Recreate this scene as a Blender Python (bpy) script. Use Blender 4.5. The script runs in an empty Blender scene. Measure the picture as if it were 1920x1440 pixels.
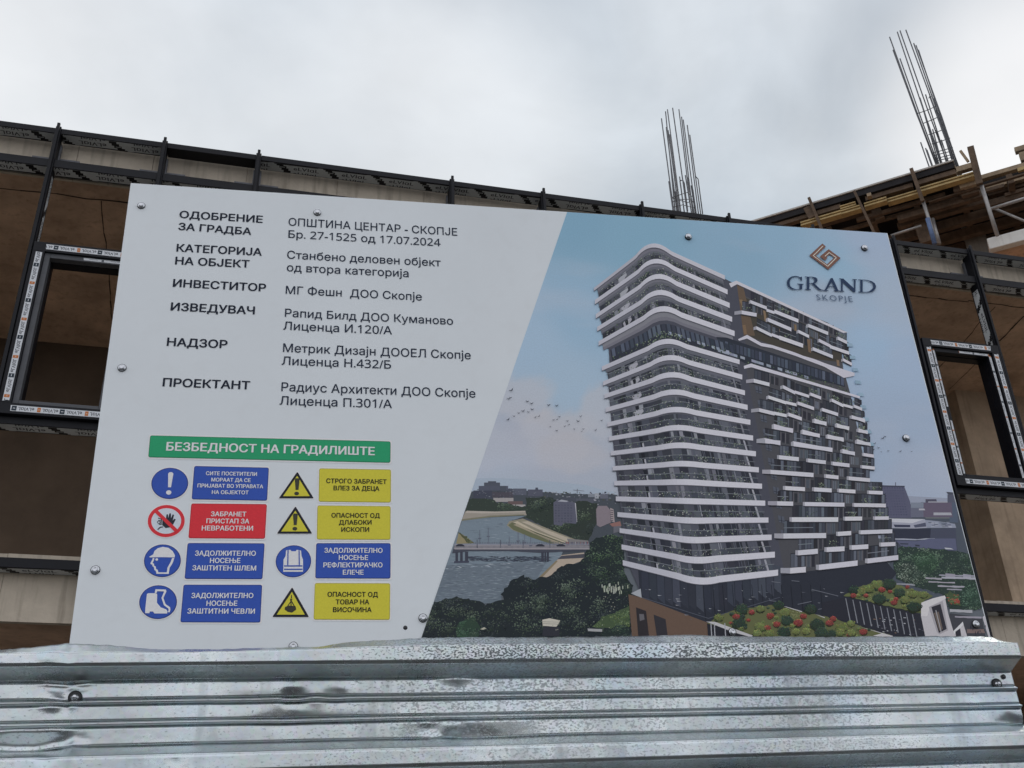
import bpy, bmesh, math, random
from mathutils import Vector, Matrix, noise
from mathutils.geometry import delaunay_2d_cdt

random.seed(7)
C = bpy.context.scene.collection
scene = bpy.context.scene

# ------------------------------------------------------------------ camera
F = 1950.0                                   # focal length in pixels of the 1920x1440 photograph
EYE = Vector((0, 0, 1.6))


def rodrigues(a):
    v = Vector(a)
    return Matrix.Rotation(v.length, 3, v.normalized())


R_FACADE = rodrigues((-0.4881890570850185, -0.24241150160859254, 0.03141651815737518))
R_BOARD = rodrigues((-0.46084480030585645, -0.19245967227631255, -0.010424306332982386))
R_FENCE = rodrigues((-0.46149380974313536, -0.2331019873592729, -0.0006885766279949966))
c0, c1, c2 = R_FACADE.col
# world axes seen from the camera: X along the facade, Y into the building, Z up
M_WC = Matrix((c0, c2, -c1))                 # camera (x right, y down, z forward) -> world
cam = bpy.data.cameras.new('camera')
cam.sensor_fit = 'HORIZONTAL'
cam.sensor_width = 36
cam.lens = 36 * F / 1920
cam.clip_start = 0.05
cam.clip_end = 5000
camo = bpy.data.objects.new('camera', cam)
C.objects.link(camo)
flip = Matrix(((1, 0, 0), (0, -1, 0), (0, 0, -1)))
camo.matrix_world = Matrix.Translation(EYE) @ (M_WC @ flip).to_4x4()
scene.camera = camo


def ray(px, py):
    return M_WC @ Vector(((px - 960) / F, (py - 720) / F, 1))


def on_y(px, py, Y):
    r = ray(px, py)
    return EYE + r * (Y / r.y)


def on_z(px, py, Z):
    r = ray(px, py)
    return EYE + r * ((Z - EYE.z) / r.z)


# ------------------------------------------------------------------ light
scene.view_settings.view_transform = 'Standard'
scene.view_settings.look = 'None'
scene.view_settings.exposure = 0
scene.view_settings.gamma = 1
sun_dir = ray(1990, 240).normalized()        # the sun stands behind the cloud at the bright right edge
sun_el = math.asin(sun_dir.z)
sun_az = math.atan2(sun_dir.x, sun_dir.y)
w = bpy.data.worlds.new('World')
scene.world = w
w.use_nodes = True
nt = w.node_tree
nt.nodes.clear()
N = nt.nodes.new
out = N('ShaderNodeOutputWorld')
bg_sky = N('ShaderNodeBackground')
bg_cloud = N('ShaderNodeBackground')
mix = N('ShaderNodeMixShader')
sky = N('ShaderNodeTexSky')
sky.sky_type = 'NISHITA'
sky.sun_disc = False
sky.sun_elevation = sun_el
sky.sun_rotation = sun_az
nt.links.new(sky.outputs[0], bg_sky.inputs[0])
bg_sky.inputs[1].default_value = 0.08
tc = N('ShaderNodeTexCoord')


def wnode(t, **k):
    n = N(t)
    for a, b in k.items():
        setattr(n, a, b)
    return n


def wl(a, b):
    nt.links.new(a, b)


mp = N('ShaderNodeMapping')
mp.inputs['Scale'].default_value = (1.0, 1.0, 1.5)
mp.inputs['Location'].default_value = (3.1, 0.4, 0.2)
wl(tc.outputs['Generated'], mp.inputs[0])
n1 = N('ShaderNodeTexNoise')
n1.inputs['Scale'].default_value = 2.1
n1.inputs['Detail'].default_value = 7
n1.inputs['Roughness'].default_value = 0.5
n1.inputs['Distortion'].default_value = 0.5
wl(mp.outputs[0], n1.inputs['Vector'])
r1 = N('ShaderNodeValToRGB')
r1.color_ramp.elements[0].position = 0.38
r1.color_ramp.elements[1].position = 0.64
r1.color_ramp.elements[0].color = (0.45, 0.515, 0.58, 1)
r1.color_ramp.elements[1].color = (0.71, 0.765, 0.81, 1)
wl(n1.outputs[0], r1.inputs[0])


def glow(d, lo, hi, amount, prev, tint=(0.98, 0.985, 0.99, 1)):
    """brighter patch of sky around direction d"""
    dot = wnode('ShaderNodeVectorMath', operation='DOT_PRODUCT')
    wl(tc.outputs['Generated'], dot.inputs[0])
    dot.inputs[1].default_value = d
    mr = N('ShaderNodeMapRange')
    mr.interpolation_type = 'SMOOTHSTEP'
    mr.inputs['From Min'].default_value = lo
    mr.inputs['From Max'].default_value = hi
    wl(dot.outputs['Value'], mr.inputs['Value'])
    mul = wnode('ShaderNodeMath', operation='MULTIPLY')
    wl(mr.outputs[0], mul.inputs[0])
    ad = wnode('ShaderNodeMapRange')
    wl(n1.outputs[0], ad.inputs['Value'])
    ad.inputs['From Min'].default_value = 0.3
    ad.inputs['From Max'].default_value = 0.65
    ad.inputs['To Min'].default_value = amount * 0.7
    ad.inputs['To Max'].default_value = amount
    wl(ad.outputs[0], mul.inputs[1])
    mx = wnode('ShaderNodeMix', data_type='RGBA')
    wl(mul.outputs[0], mx.inputs[0])
    wl(prev, mx.inputs[6])
    mx.inputs[7].default_value = tint
    return mx.outputs[2]


n2 = N('ShaderNodeTexNoise')
n2.inputs['Scale'].default_value = 6.5
n2.inputs['Detail'].default_value = 6
n2.inputs['Roughness'].default_value = 0.5
n2.inputs['Distortion'].default_value = 0.3
wl(mp.outputs[0], n2.inputs['Vector'])
mm = N('ShaderNodeMapRange')
mm.inputs['From Min'].default_value = 0.32
mm.inputs['From Max'].default_value = 0.68
mm.inputs['To Min'].default_value = 0.90
mm.inputs['To Max'].default_value = 1.13
wl(n2.outputs[0], mm.inputs['Value'])
sc_ = wnode('ShaderNodeVectorMath', operation='SCALE')
wl(r1.outputs[0], sc_.inputs[0])
wl(mm.outputs[0], sc_.inputs['Scale'])
col = sc_.outputs[0]
col = glow(ray(1990, 230).normalized(), 0.984, 0.9985, 1.0, col)
col = glow(ray(-120, 250).normalized(), 0.94, 0.996, 0.62, col)
col = glow(ray(760, 330).normalized(), 0.975, 0.9995, 0.5, col)
col = glow(Vector((-0.1, -0.8, 0.6)).normalized(), -0.35, 0.75, 1.0, col, (1.09, 1.09, 1.15, 1))  # unseen bright sky lobe added behind the camera to light board and fence
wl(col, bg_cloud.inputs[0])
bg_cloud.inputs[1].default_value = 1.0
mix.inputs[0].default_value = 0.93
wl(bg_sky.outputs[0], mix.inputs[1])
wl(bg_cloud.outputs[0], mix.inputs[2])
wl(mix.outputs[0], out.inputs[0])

sl = bpy.data.lights.new('sun', 'SUN')
sl.energy = 0.6
sl.angle = math.radians(18)
sl.color = (1, 0.96, 0.9)
so = bpy.data.objects.new('sun', sl)
C.objects.link(so)
so.rotation_euler = sun_dir.to_track_quat('Z', 'Y').to_euler()
so.location = (0, 0, 30)


# ------------------------------------------------------------------ helpers
def lin(c):
    c /= 255.0
    return c / 12.92 if c <= 0.04045 else ((c + 0.055) / 1.055) ** 2.4


def hexc(h):
    h = h.lstrip('#')
    return tuple(int(h[i:i + 2], 16) for i in (0, 2, 4))


ILLUM = (0.52, 0.515, 0.545)                    # what a white sheet on the board returns; turns a seen colour into ink


def ink(c):
    if isinstance(c, str):
        c = hexc(c)
    return tuple(min(0.9, lin(x) / e) for x, e in zip(c, ILLUM))


def empty(name, loc, label, cat, group=None, mat=None):
    o = bpy.data.objects.new(name, None)
    C.objects.link(o)
    o.empty_display_size = 0.2
    if mat is not None:
        o.matrix_world = mat
    else:
        o.location = loc
    tag(o, label, cat, group)
    return o


def tag(o, label, cat, group=None, kind=None):
    if label:
        o['label'] = label
    if cat:
        o['category'] = cat
    if group:
        o['group'] = group
    if kind:
        o['kind'] = kind
    return o


class MB:
    """collects polygons (local coordinates) for one mesh object"""

    def __init__(self):
        self.v = []
        self.f = []
        self.c = []
        self.sm = []

    def poly(self, pts, col=(0.5, 0.5, 0.5), smooth=False):
        i = len(self.v)
        self.v.extend([tuple(p) for p in pts])
        self.f.append(tuple(range(i, i + len(pts))))
        self.c.append(col)
        self.sm.append(smooth)

    def box(self, x0, x1, y0, y1, z0, z1, col=(0.5, 0.5, 0.5)):
        self.hexa([(x0, y0, z0), (x1, y0, z0), (x1, y1, z0), (x0, y1, z0), (x0, y0, z1), (x1, y0, z1), (x1, y1, z1), (x0, y1, z1)], col)

    def hexa(self, p, col=(0.5, 0.5, 0.5)):
        i = len(self.v)
        self.v.extend([tuple(q) for q in p])
        for f in ((0, 3, 2, 1), (4, 5, 6, 7), (0, 1, 5, 4), (1, 2, 6, 5), (2, 3, 7, 6), (3, 0, 4, 7)):
            self.f.append(tuple(i + k for k in f))
            self.c.append(col)
            self.sm.append(False)

    def tube(self, pts, r, n=8, col=(0.5, 0.5, 0.5), cap=True):
        pts = [Vector(p) for p in pts]
        rings = []
        rs = r if isinstance(r, (list, tuple)) else [r] * len(pts)
        for k, p in enumerate(pts):
            d = (pts[min(k + 1, len(pts) - 1)] - pts[max(k - 1, 0)]).normalized()
            a = d.orthogonal().normalized() if k == 0 else (a - d * a.dot(d)).normalized()
            b = d.cross(a)
            i = len(self.v)
            for j in range(n):
                t = 2 * math.pi * j / n
                self.v.append(tuple(p + (a * math.cos(t) + b * math.sin(t)) * rs[k]))
            rings.append(i)
        for i0, i1 in zip(rings, rings[1:]):
            for j in range(n):
                self.f.append((i0 + j, i0 + (j + 1) % n, i1 + (j + 1) % n, i1 + j))
                self.c.append(col)
                self.sm.append(True)
        if cap:
            self.f.append(tuple(rings[0] + j for j in reversed(range(n))))
            self.f.append(tuple(rings[-1] + j for j in range(n)))
            self.c += [col, col]
            self.sm += [False, False]

    def bar(self, a, b, wx, wz, up=Vector((0, 0, 1))):
        """rectangular bar from a to b"""
        a, b = Vector(a), Vector(b)
        d = (b - a).normalized()
        s = d.cross(up).normalized() * wx / 2
        t = s.cross(d).normalized() * wz / 2
        self.hexa([a - s - t, a + s - t, b + s - t, b - s - t, a - s + t, a + s + t, b + s + t, b - s + t])

    def build(self, name, mat, parent=None, local=None, bevel=0.0, colors=False):
        me = bpy.data.meshes.new(name)
        me.from_pydata(self.v, [], self.f)
        me.polygons.foreach_set('use_smooth', self.sm)
        if colors:
            at = me.color_attributes.new('ink', 'FLOAT_COLOR', 'CORNER')
            flat = []
            for f, c in zip(self.f, self.c):
                if isinstance(c[0], (tuple, list)):
                    for cc in c:
                        flat.extend((cc[0], cc[1], cc[2], 1))
                else:
                    flat.extend((c[0], c[1], c[2], 1) * len(f))
            at.data.foreach_set('color', flat)
        me.materials.append(mat)
        me.update()
        o = bpy.data.objects.new(name, me)
        C.objects.link(o)
        if parent is not None:
            o.parent = parent
        if local is not None:
            o.matrix_local = local
        if bevel:
            m = o.modifiers.new('bevel', 'BEVEL')
            m.width = bevel
            m.segments = 2
            m.limit_method = 'ANGLE'
        return o


# ------------------------------------------------------------------ materials
def mat(name, color, rough=0.6, metal=0.0, var=0.15, scale=4.0, bump=0.0, bscale=40.0, streak=0.0, stain=None, spec=0.5):
    m = bpy.data.materials.new(name)
    m.use_nodes = True
    t = m.node_tree
    b = t.nodes['Principled BSDF']
    b.inputs['Roughness'].default_value = rough
    b.inputs['Metallic'].default_value = metal
    b.inputs['Specular IOR Level'].default_value = spec
    co = t.nodes.new('ShaderNodeTexCoord')
    n = t.nodes.new('ShaderNodeTexNoise')
    n.inputs['Scale'].default_value = scale
    n.inputs['Detail'].default_value = 8
    n.inputs['Roughness'].default_value = 0.62
    t.links.new(co.outputs['Object'], n.inputs['Vector'])
    r = t.nodes.new('ShaderNodeValToRGB')
    r.color_ramp.elements[0].position = 0.3
    r.color_ramp.elements[1].position = 0.72
    r.color_ramp.elements[0].color = tuple(x * (1 - var) for x in color) + (1,)
    r.color_ramp.elements[1].color = tuple(min(1, x * (1 + var)) for x in color) + (1,)
    t.links.new(n.outputs[0], r.inputs[0])
    last = r.outputs[0]
    if streak:
        mp = t.nodes.new('ShaderNodeMapping')
        mp.inputs['Scale'].default_value = (9, 9, 0.7)
        t.links.new(co.outputs['Object'], mp.inputs[0])
        n2 = t.nodes.new('ShaderNodeTexNoise')
        n2.inputs['Scale'].default_value = 2.2
        n2.inputs['Detail'].default_value = 5
        t.links.new(mp.outputs[0], n2.inputs['Vector'])
        r2 = t.nodes.new('ShaderNodeValToRGB')
        r2.color_ramp.elements[0].position = 0.52
        r2.color_ramp.elements[1].position = 0.75
        r2.color_ramp.elements[0].color = (0, 0, 0, 1)
        r2.color_ramp.elements[1].color = (streak, streak, streak, 1)
        t.links.new(n2.outputs[0], r2.inputs[0])
        mx = t.nodes.new('ShaderNodeMix')
        mx.data_type = 'RGBA'
        t.links.new(r2.outputs[0], mx.inputs[0])
        t.links.new(last, mx.inputs[6])
        mx.inputs[7].default_value = tuple(stain or (x * 0.35 for x in color)) + (1,)
        last = mx.outputs[2]
    t.links.new(last, b.inputs['Base Color'])
    if bump:
        n3 = t.nodes.new('ShaderNodeTexNoise')
        n3.inputs['Scale'].default_value = bscale
        n3.inputs['Detail'].default_value = 4
        t.links.new(co.outputs['Object'], n3.inputs['Vector'])
        bp = t.nodes.new('ShaderNodeBump')
        bp.inputs['Strength'].default_value = bump
        bp.inputs['Distance'].default_value = 0.02
        t.links.new(n3.outputs[0], bp.inputs['Height'])
        t.links.new(bp.outputs[0], b.inputs['Normal'])
    return m


def print_mat(name, rough, grain):
    """printed film: the ink colour comes from the mesh, with a faint print grain"""
    m = bpy.data.materials.new(name)
    m.use_nodes = True
    t = m.node_tree
    b = t.nodes['Principled BSDF']
    b.inputs['Roughness'].default_value = rough
    b.inputs['Specular IOR Level'].default_value = 0.15
    a = t.nodes.new('ShaderNodeVertexColor')
    a.layer_name = 'ink'
    co = t.nodes.new('ShaderNodeTexCoord')
    n = t.nodes.new('ShaderNodeTexNoise')
    n.inputs['Scale'].default_value = 260
    n.inputs['Detail'].default_value = 3
    t.links.new(co.outputs['Object'], n.inputs['Vector'])
    mr = t.nodes.new('ShaderNodeMapRange')
    mr.inputs['From Min'].default_value = 0.25
    mr.inputs['From Max'].default_value = 0.75
    mr.inputs['To Min'].default_value = 1 - grain
    mr.inputs['To Max'].default_value = 1 + grain
    t.links.new(n.outputs[0], mr.inputs['Value'])
    mx = t.nodes.new('ShaderNodeVectorMath')
    mx.operation = 'SCALE'
    t.links.new(a.outputs['Color'], mx.inputs[0])
    t.links.new(mr.outputs[0], mx.inputs['Scale'])
    t.links.new(mx.outputs[0], b.inputs['Base Color'])
    return m


M_PRINT = print_mat('printed_film', 0.5, 0.05)
M_PHOTO = print_mat('printed_picture_film', 0.5, 0.05)
M_TAPE = print_mat('protective_tape_film', 0.45, 0.1)
M_PANEL = mat('white_composite_panel', ink((175, 179, 187)), 0.5, 0, 0.03, 2.5, spec=0.25, streak=0.06, stain=(0.45, 0.44, 0.42))
M_EDGE = M_PANEL
M_ALU = mat('anthracite_aluminium', (0.0065, 0.0075, 0.011), 0.5, 0.0, 0.3, 6, 0.05, 60, spec=0.22)
M_GREY = mat('grey_gasket', (0.075, 0.08, 0.09), 0.6, 0, 0.2, 8)
M_BRACKET = mat('galvanised_bracket', (0.12, 0.125, 0.14), 0.5, 0.3, 0.3, 20)
M_CONC = mat('pale_concrete', (0.50, 0.44, 0.355), 0.9, 0, 0.18, 3.0, 0.25, 30, 0.55, (0.20, 0.17, 0.13))
M_CEIL = mat('brown_stained_concrete', (0.55, 0.375, 0.26), 0.85, 0, 0.38, 1.9, 0.3, 14, 0.5, (0.3, 0.19, 0.12))
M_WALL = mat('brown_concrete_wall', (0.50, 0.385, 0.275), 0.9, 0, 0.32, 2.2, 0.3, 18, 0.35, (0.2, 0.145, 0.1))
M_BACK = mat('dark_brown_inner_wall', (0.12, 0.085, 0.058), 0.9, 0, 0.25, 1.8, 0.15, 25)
M_JOINT = mat('dark_formwork_joint', (0.06, 0.042, 0.03), 0.9)
M_STEEL = mat('bare_rebar_steel', (0.12, 0.125, 0.135), 0.6, 0.5, 0.35, 14)
M_BOLT = mat('zinc_bolt_head', (0.56, 0.58, 0.61), 0.27, 1.0, 0.05, 30)
M_WASHER = mat('dark_rubber_washer', (0.02, 0.022, 0.026), 0.5)
M_BROWN = mat('weathered_brown_timber', (0.105, 0.07, 0.045), 0.85, 0, 0.45, 7, 0.3, 40, 0.6, (0.05, 0.034, 0.022))
M_YELLOW = mat('yellow_painted_timber', (0.40, 0.295, 0.13), 0.7, 0, 0.25, 7, 0.2, 40, 0.4, (0.16, 0.1, 0.04))
M_PALEWOOD = mat('pale_sawn_timber', (0.29, 0.22, 0.145), 0.85, 0, 0.3, 9, 0.2, 40, 0.4, (0.18, 0.13, 0.08))
M_FILM = mat('dark_film_faced_plywood', (0.018, 0.017, 0.019), 0.7, 0, 0.4, 5, spec=0.2)
M_PLYEDGE = mat('pale_plywood_edge', (0.45, 0.43, 0.4), 0.8, 0, 0.2, 9)
M_PIPE = mat('galvanised_pipe', (0.30, 0.29, 0.28), 0.45, 0.6, 0.2, 20)
M_BLUE = mat('blue_painted_prop', (0.08, 0.13, 0.25), 0.6, 0.0, 0.3, 20)
M_DULL = mat('dull_grey_concrete', (0.2, 0.185, 0.16), 0.9, 0, 0.25, 4, 0.2, 30, 0.4)
M_SLABEDGE = mat('light_grey_slab_edge', (0.62, 0.62, 0.59), 0.85, 0, 0.12, 3, 0.1, 30, 0.35, (0.3, 0.29, 0.26))


def zinc():
    m = bpy.data.materials.new('galvanised_sheet')
    m.use_nodes = True
    t = m.node_tree
    b = t.nodes['Principled BSDF']
    L = t.links.new

    def nd(k):
        return t.nodes.new(k)
    co = nd('ShaderNodeTexCoord')

    def noise_(scale, detail, mapscale=(1, 1, 1), rough=0.5):
        mp = nd('ShaderNodeMapping')
        mp.inputs['Scale'].default_value = mapscale
        L(co.outputs['Object'], mp.inputs[0])
        n = nd('ShaderNodeTexNoise')
        n.inputs['Scale'].default_value = scale
        n.inputs['Detail'].default_value = detail
        n.inputs['Roughness'].default_value = rough
        L(mp.outputs[0], n.inputs['Vector'])
        return n.outputs[0]

    def ramp(src, p0, p1, c0_=(0, 0, 0, 1), c1_=(1, 1, 1, 1)):
        r = nd('ShaderNodeValToRGB')
        r.color_ramp.elements[0].position = p0
        r.color_ramp.elements[1].position = p1
        r.color_ramp.elements[0].color = c0_
        r.color_ramp.elements[1].color = c1_
        L(src, r.inputs[0])
        return r.outputs[0]
    big = noise_(4.0, 5, (1, 0.45, 1))
    base = ramp(big, 0.3, 0.7, (0.45, 0.51, 0.52, 1), (0.66, 0.73, 0.745, 1))
    v = nd('ShaderNodeTexVoronoi')
    v.inputs['Scale'].default_value = 95
    L(co.outputs['Object'], v.inputs['Vector'])
    sp = nd('ShaderNodeMix')
    sp.data_type = 'RGBA'
    sp.blend_type = 'OVERLAY'
    sp.inputs[0].default_value = 0.07
    L(base, sp.inputs[6])
    L(v.outputs['Color'], sp.inputs[7])
    tint = nd('ShaderNodeMix')
    tint.data_type = 'RGBA'
    tint.blend_type = 'MULTIPLY'
    L(ramp(noise_(5.5, 3), 0.5, 0.68), tint.inputs[0])
    L(sp.outputs[2], tint.inputs[6])
    tint.inputs[7].default_value = (0.9, 0.98, 1.07, 1)
    bw = nd('ShaderNodeHueSaturation')
    bw.inputs['Saturation'].default_value = 0.8
    L(tint.outputs[2], bw.inputs['Color'])
    # dirt flecks, denser in patches; the middle of the top rib caught most of the splashed mortar
    def rng(src, f0, f1, t0, t1):
        r = nd('ShaderNodeMapRange')
        r.interpolation_type = 'SMOOTHSTEP'
        for k_, v_ in (('From Min', f0), ('From Max', f1), ('To Min', t0), ('To Max', t1)):
            r.inputs[k_].default_value = v_
        L(src, r.inputs['Value'])
        return r.outputs[0]

    def mth(op, p, q):
        n_ = nd('ShaderNodeMath')
        n_.operation = op
        for k_, v_ in enumerate((p, q)):
            if isinstance(v_, (int, float)):
                n_.inputs[k_].default_value = v_
            else:
                L(v_, n_.inputs[k_])
        return n_.outputs[0]
    sx = nd('ShaderNodeSeparateXYZ')
    L(co.outputs['Object'], sx.inputs[0])
    rib = rng(sx.outputs['Y'], ZINC_V0, ZINC_V0 + 0.004, 0, 1)
    span = mth('MULTIPLY', rng(sx.outputs['X'], ZINC_U[0], ZINC_U[1], 0, 1), rng(sx.outputs['X'], ZINC_U[2], ZINC_U[3], 1, 0.35))
    ribspan = mth('MULTIPLY', rib, span)
    fleck = noise_(310, 2.0, (0.62, 1, 1), 0.5)
    patch = noise_(1.9, 4, (1, 2.0, 1))
    dens = mth('ADD', rng(patch, 0.35, 0.65, -0.07, 0.045), mth('MULTIPLY', ribspan, 0.055))
    dens = mth('ADD', dens, mth('MULTIPLY', span, 0.045))
    mask = ramp(mth('ADD', fleck, dens), 0.595, 0.645)
    scr = noise_(42, 3, (0.4, 1.0, 1), 0.7)
    mask2 = mth('MULTIPLY', ramp(scr, 0.69, 0.75), 0.7)
    runs = mth('MULTIPLY', ramp(noise_(16, 4, (1.0, 0.10, 1), 0.6), 0.56, 0.75), 0.22)
    strength = mth('ADD', 0.27, mth('MULTIPLY', ribspan, 0.42))
    dm_ = mth('MAXIMUM', mth('MULTIPLY', mth('MAXIMUM', mask, mask2), strength), runs)
    fin = nd('ShaderNodeMix')
    fin.data_type = 'RGBA'
    L(dm_, fin.inputs[0])
    L(bw.outputs[0], fin.inputs[6])
    fin.inputs[7].default_value = (0.10, 0.12, 0.13, 1)
    L(fin.outputs[2], b.inputs['Base Color'])

    class dm:
        outputs = [dm_]
    me = nd('ShaderNodeMapRange')
    me.inputs['To Min'].default_value = 0.92
    me.inputs['To Max'].default_value = 0.3
    L(dm.outputs[0], me.inputs['Value'])
    L(me.outputs[0], b.inputs['Metallic'])
    ro = ramp(noise_(9, 6), 0.3, 0.7, (0.21, 0.21, 0.21, 1), (0.38, 0.38, 0.38, 1))
    ad = nd('ShaderNodeMath')
    L(ro, ad.inputs[0])
    L(dm.outputs[0], ad.inputs[1])
    L(ad.outputs[0], b.inputs['Roughness'])
    bp = nd('ShaderNodeBump')
    bp.inputs['Strength'].default_value = 0.12
    bp.inputs['Distance'].default_value = 0.004
    L(noise_(55, 4), bp.inputs['Height'])
    L(bp.outputs[0], b.inputs['Normal'])
    return m


# ------------------------------------------------------------------ ground
gm = mat('dusty_pale_gravel', (0.30, 0.28, 0.255), 0.95, 0, 0.3, 3.0, 0.5, 60)
g = MB()
g.poly([(-1500, -1500, 0), (1500, -1500, 0), (1500, 1500, 0), (-1500, 1500, 0)])
tag(g.build('ground', gm), None, None, None, 'structure')
rm = mat('worn_asphalt', (0.05, 0.05, 0.048), 0.9, 0, 0.35, 2.0, 0.4, 80)
g = MB()
g.poly([(-1400, -1400, 0.006), (1400, -1400, 0.006), (1400, 1.95, 0.006), (-1400, 1.95, 0.006)])
tag(g.build('added_dark_road', rm), None, None, None, 'structure')  # unseen dark surface added so the fence undersides and dents reflect darker


# ------------------------------------------------------------------ planes of board and fence
class Plane:
    def __init__(self, R, dist, px, py):
        self.bx, self.bd, self.n = [Vector(c) for c in R.col]
        self.dist = dist
        self.o = self.hit(px, py, 0)
        ow = EYE + M_WC @ self.o
        m = Matrix((M_WC @ self.bx, -(M_WC @ self.bd), -(M_WC @ self.n))).transposed()
        self.mw = Matrix.Translation(ow) @ m.to_4x4()

    def hit(self, px, py, off):
        c = Vector(((px - 960) / F, (py - 720) / F, 1))
        return c * ((self.dist - off) / c.dot(self.n))

    def uv(self, px, py, off=0.0):
        p = self.hit(px, py, off) - self.o
        return Vector((p.dot(self.bx), -p.dot(self.bd)))


BOARD = Plane(R_BOARD, 2.32, 245, 343)
FENCE = Plane(R_FENCE, 2.06, 960, 1209)
P = BOARD.uv


def clip_half(poly, a, b, c):
    """keep a*x+b*y+c >= 0"""
    res = []
    for i in range(len(poly)):
        p, q = poly[i], poly[(i + 1) % len(poly)]
        dp, dq = a * p[0] + b * p[1] + c, a * q[0] + b * q[1] + c
        if dp >= 0:
            res.append(p)
        if (dp >= 0) != (dq >= 0):
            t = dp / (dp - dq)
            res.append((p[0] + (q[0] - p[0]) * t, p[1] + (q[1] - p[1]) * t))
    return res


def clip_convex(poly, hull):
    n = len(hull)
    for i in range(n):
        (x0, y0), (x1, y1) = hull[i][:2], hull[(i + 1) % n][:2]
        a, b = -(y1 - y0), (x1 - x0)
        poly = clip_half(poly, a, b, -(a * x0 + b * y0))
        if len(poly) < 3:
            return []
    return poly


# ------------------------------------------------------------------ lettering
_txt = {}


def glyphs(s, off=0.0, gap=1.0):
    """outlines of a line of text, each closed contour filled on its own with its holes; bold by overstriking"""
    key = (s, off, gap)
    if key in _txt:
        return _txt[key]
    cu = bpy.data.curves.new('t', 'FONT')
    # the digits of the sans-serif mathematical set have proper flags on the ones
    cu.body = ''.join(chr(0x1D7E2 + ord(ch) - 48) if ch.isdigit() else ch for ch in s)
    cu.fill_mode = 'NONE'
    cu.resolution_u = 3
    cu.space_character = gap
    o = bpy.data.objects.new('t', cu)
    C.objects.link(o)
    dg = bpy.context.evaluated_depsgraph_get()
    dg.update()
    me = o.evaluated_get(dg).to_mesh()
    vs = [(v.co.x, v.co.y) for v in me.vertices]
    nxt = {}
    for e in me.edges:
        i_, j_ = e.vertices
        nxt.setdefault(i_, []).append(j_)
        nxt.setdefault(j_, []).append(i_)
    o.evaluated_get(dg).to_mesh_clear()
    bpy.data.objects.remove(o)
    bpy.data.curves.remove(cu)
    seen, loops = set(), []
    for i_ in range(len(vs)):
        if i_ in seen or i_ not in nxt:
            continue
        lp, cur, prev = [], i_, None
        while cur not in seen:
            seen.add(cur)
            lp.append(cur)
            opts = [n for n in nxt[cur] if n != prev and n not in seen]
            if not opts:
                break
            # contours are stored in running order: prefer the next index
            prev, cur = cur, (cur + 1 if cur + 1 in opts else opts[0])
        if len(lp) > 2:
            loops.append([vs[k_] for k_ in lp])

    # glyphs whose boxes touch are filled together by their winding number
    boxes = [(min(v[0] for v in p), max(v[0] for v in p), min(v[1] for v in p), max(v[1] for v in p)) for p in loops]
    grp = list(range(len(loops)))
    for i_ in range(len(loops)):
        for j_ in range(i_):
            p, q = boxes[i_], boxes[j_]
            if p[0] <= q[1] and q[0] <= p[1] and p[2] <= q[3] and q[2] <= p[3]:
                g0, g1 = grp[i_], grp[j_]
                grp = [g1 if g == g0 else g for g in grp]
    polys = []
    for g in set(grp):
        mine = [loops[i_] for i_ in range(len(loops)) if grp[i_] == g]
        co, ed = [], []
        for p in mine:
            n0 = len(co)
            co += [Vector(v) for v in p]
            ed += [(n0 + i_, n0 + (i_ + 1) % len(p)) for i_ in range(len(p))]
        vo, _, fo, _, _, _ = delaunay_2d_cdt(co, ed, [], 0, 1e-6)
        for f in fo:
            cx = sum(vo[i_].x for i_ in f) / len(f)
            cy = sum(vo[i_].y for i_ in f) / len(f)
            wn = 0
            for p in mine:
                for i_ in range(len(p)):
                    (xa, ya), (xb, yb) = p[i_ - 1], p[i_]
                    if (ya <= cy) != (yb <= cy):
                        side = (xb - xa) * (cy - ya) - (cx - xa) * (yb - ya)
                        if ya <= cy and side > 0:
                            wn += 1
                        elif yb <= cy and side < 0:
                            wn -= 1
            if wn:
                polys.append([tuple(vo[i_]) for i_ in f])
    x0, x1 = min(v[0] for v in vs), max(v[0] for v in vs)
    wd = x1 - x0 + 2 * max(off, 0)
    cap = 0.728 + 1.2 * max(off, 0)
    res = []
    strikes = [(0, 0)] if off < 0.006 else [(0, 0), (off, 0), (-off, 0), (off * .55, off * .55), (-off * .55, -off * .55), (off * .55, -off * .55), (-off * .55, off * .55)]
    for n_, (dx, dy) in enumerate(strikes):
        for t in polys:
            res.append((n_, [((x + dx - x0 + max(off, 0)) / wd, (y + dy + 0.6 * max(off, 0)) / cap) for x, y in t]))
    _txt[key] = (res, wd / cap)
    return _txt[key]


def inside(p, poly):
    r = False
    for i in range(len(poly)):
        a, b = poly[i], poly[i - 1]
        if (a[1] > p[1]) != (b[1] > p[1]) and p[0] < (b[0] - a[0]) * (p[1] - a[1]) / (b[1] - a[1]) + a[0]:
            r = not r
    return r


def put_text(mb, s, L, R, cap, colr, z, off=0.0, conv=P, gap=1.0):
    """text whose baseline runs between photograph points L and R on the board"""
    tris, asp = glyphs(s, off, gap)
    a, b = conv(*L), conv(*R)
    m = ((L[0] + R[0]) / 2, (L[1] + R[1]) / 2)
    h = (conv(m[0], m[1] - cap) - conv(*m)).length
    d = b - a
    nrm = Vector((-d.y, d.x)).normalized() * h
    for n_, t in tris:
        mb.poly([(*(a + d * x + nrm * y), z + n_ * 0.00004) for x, y in t], colr)


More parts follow.
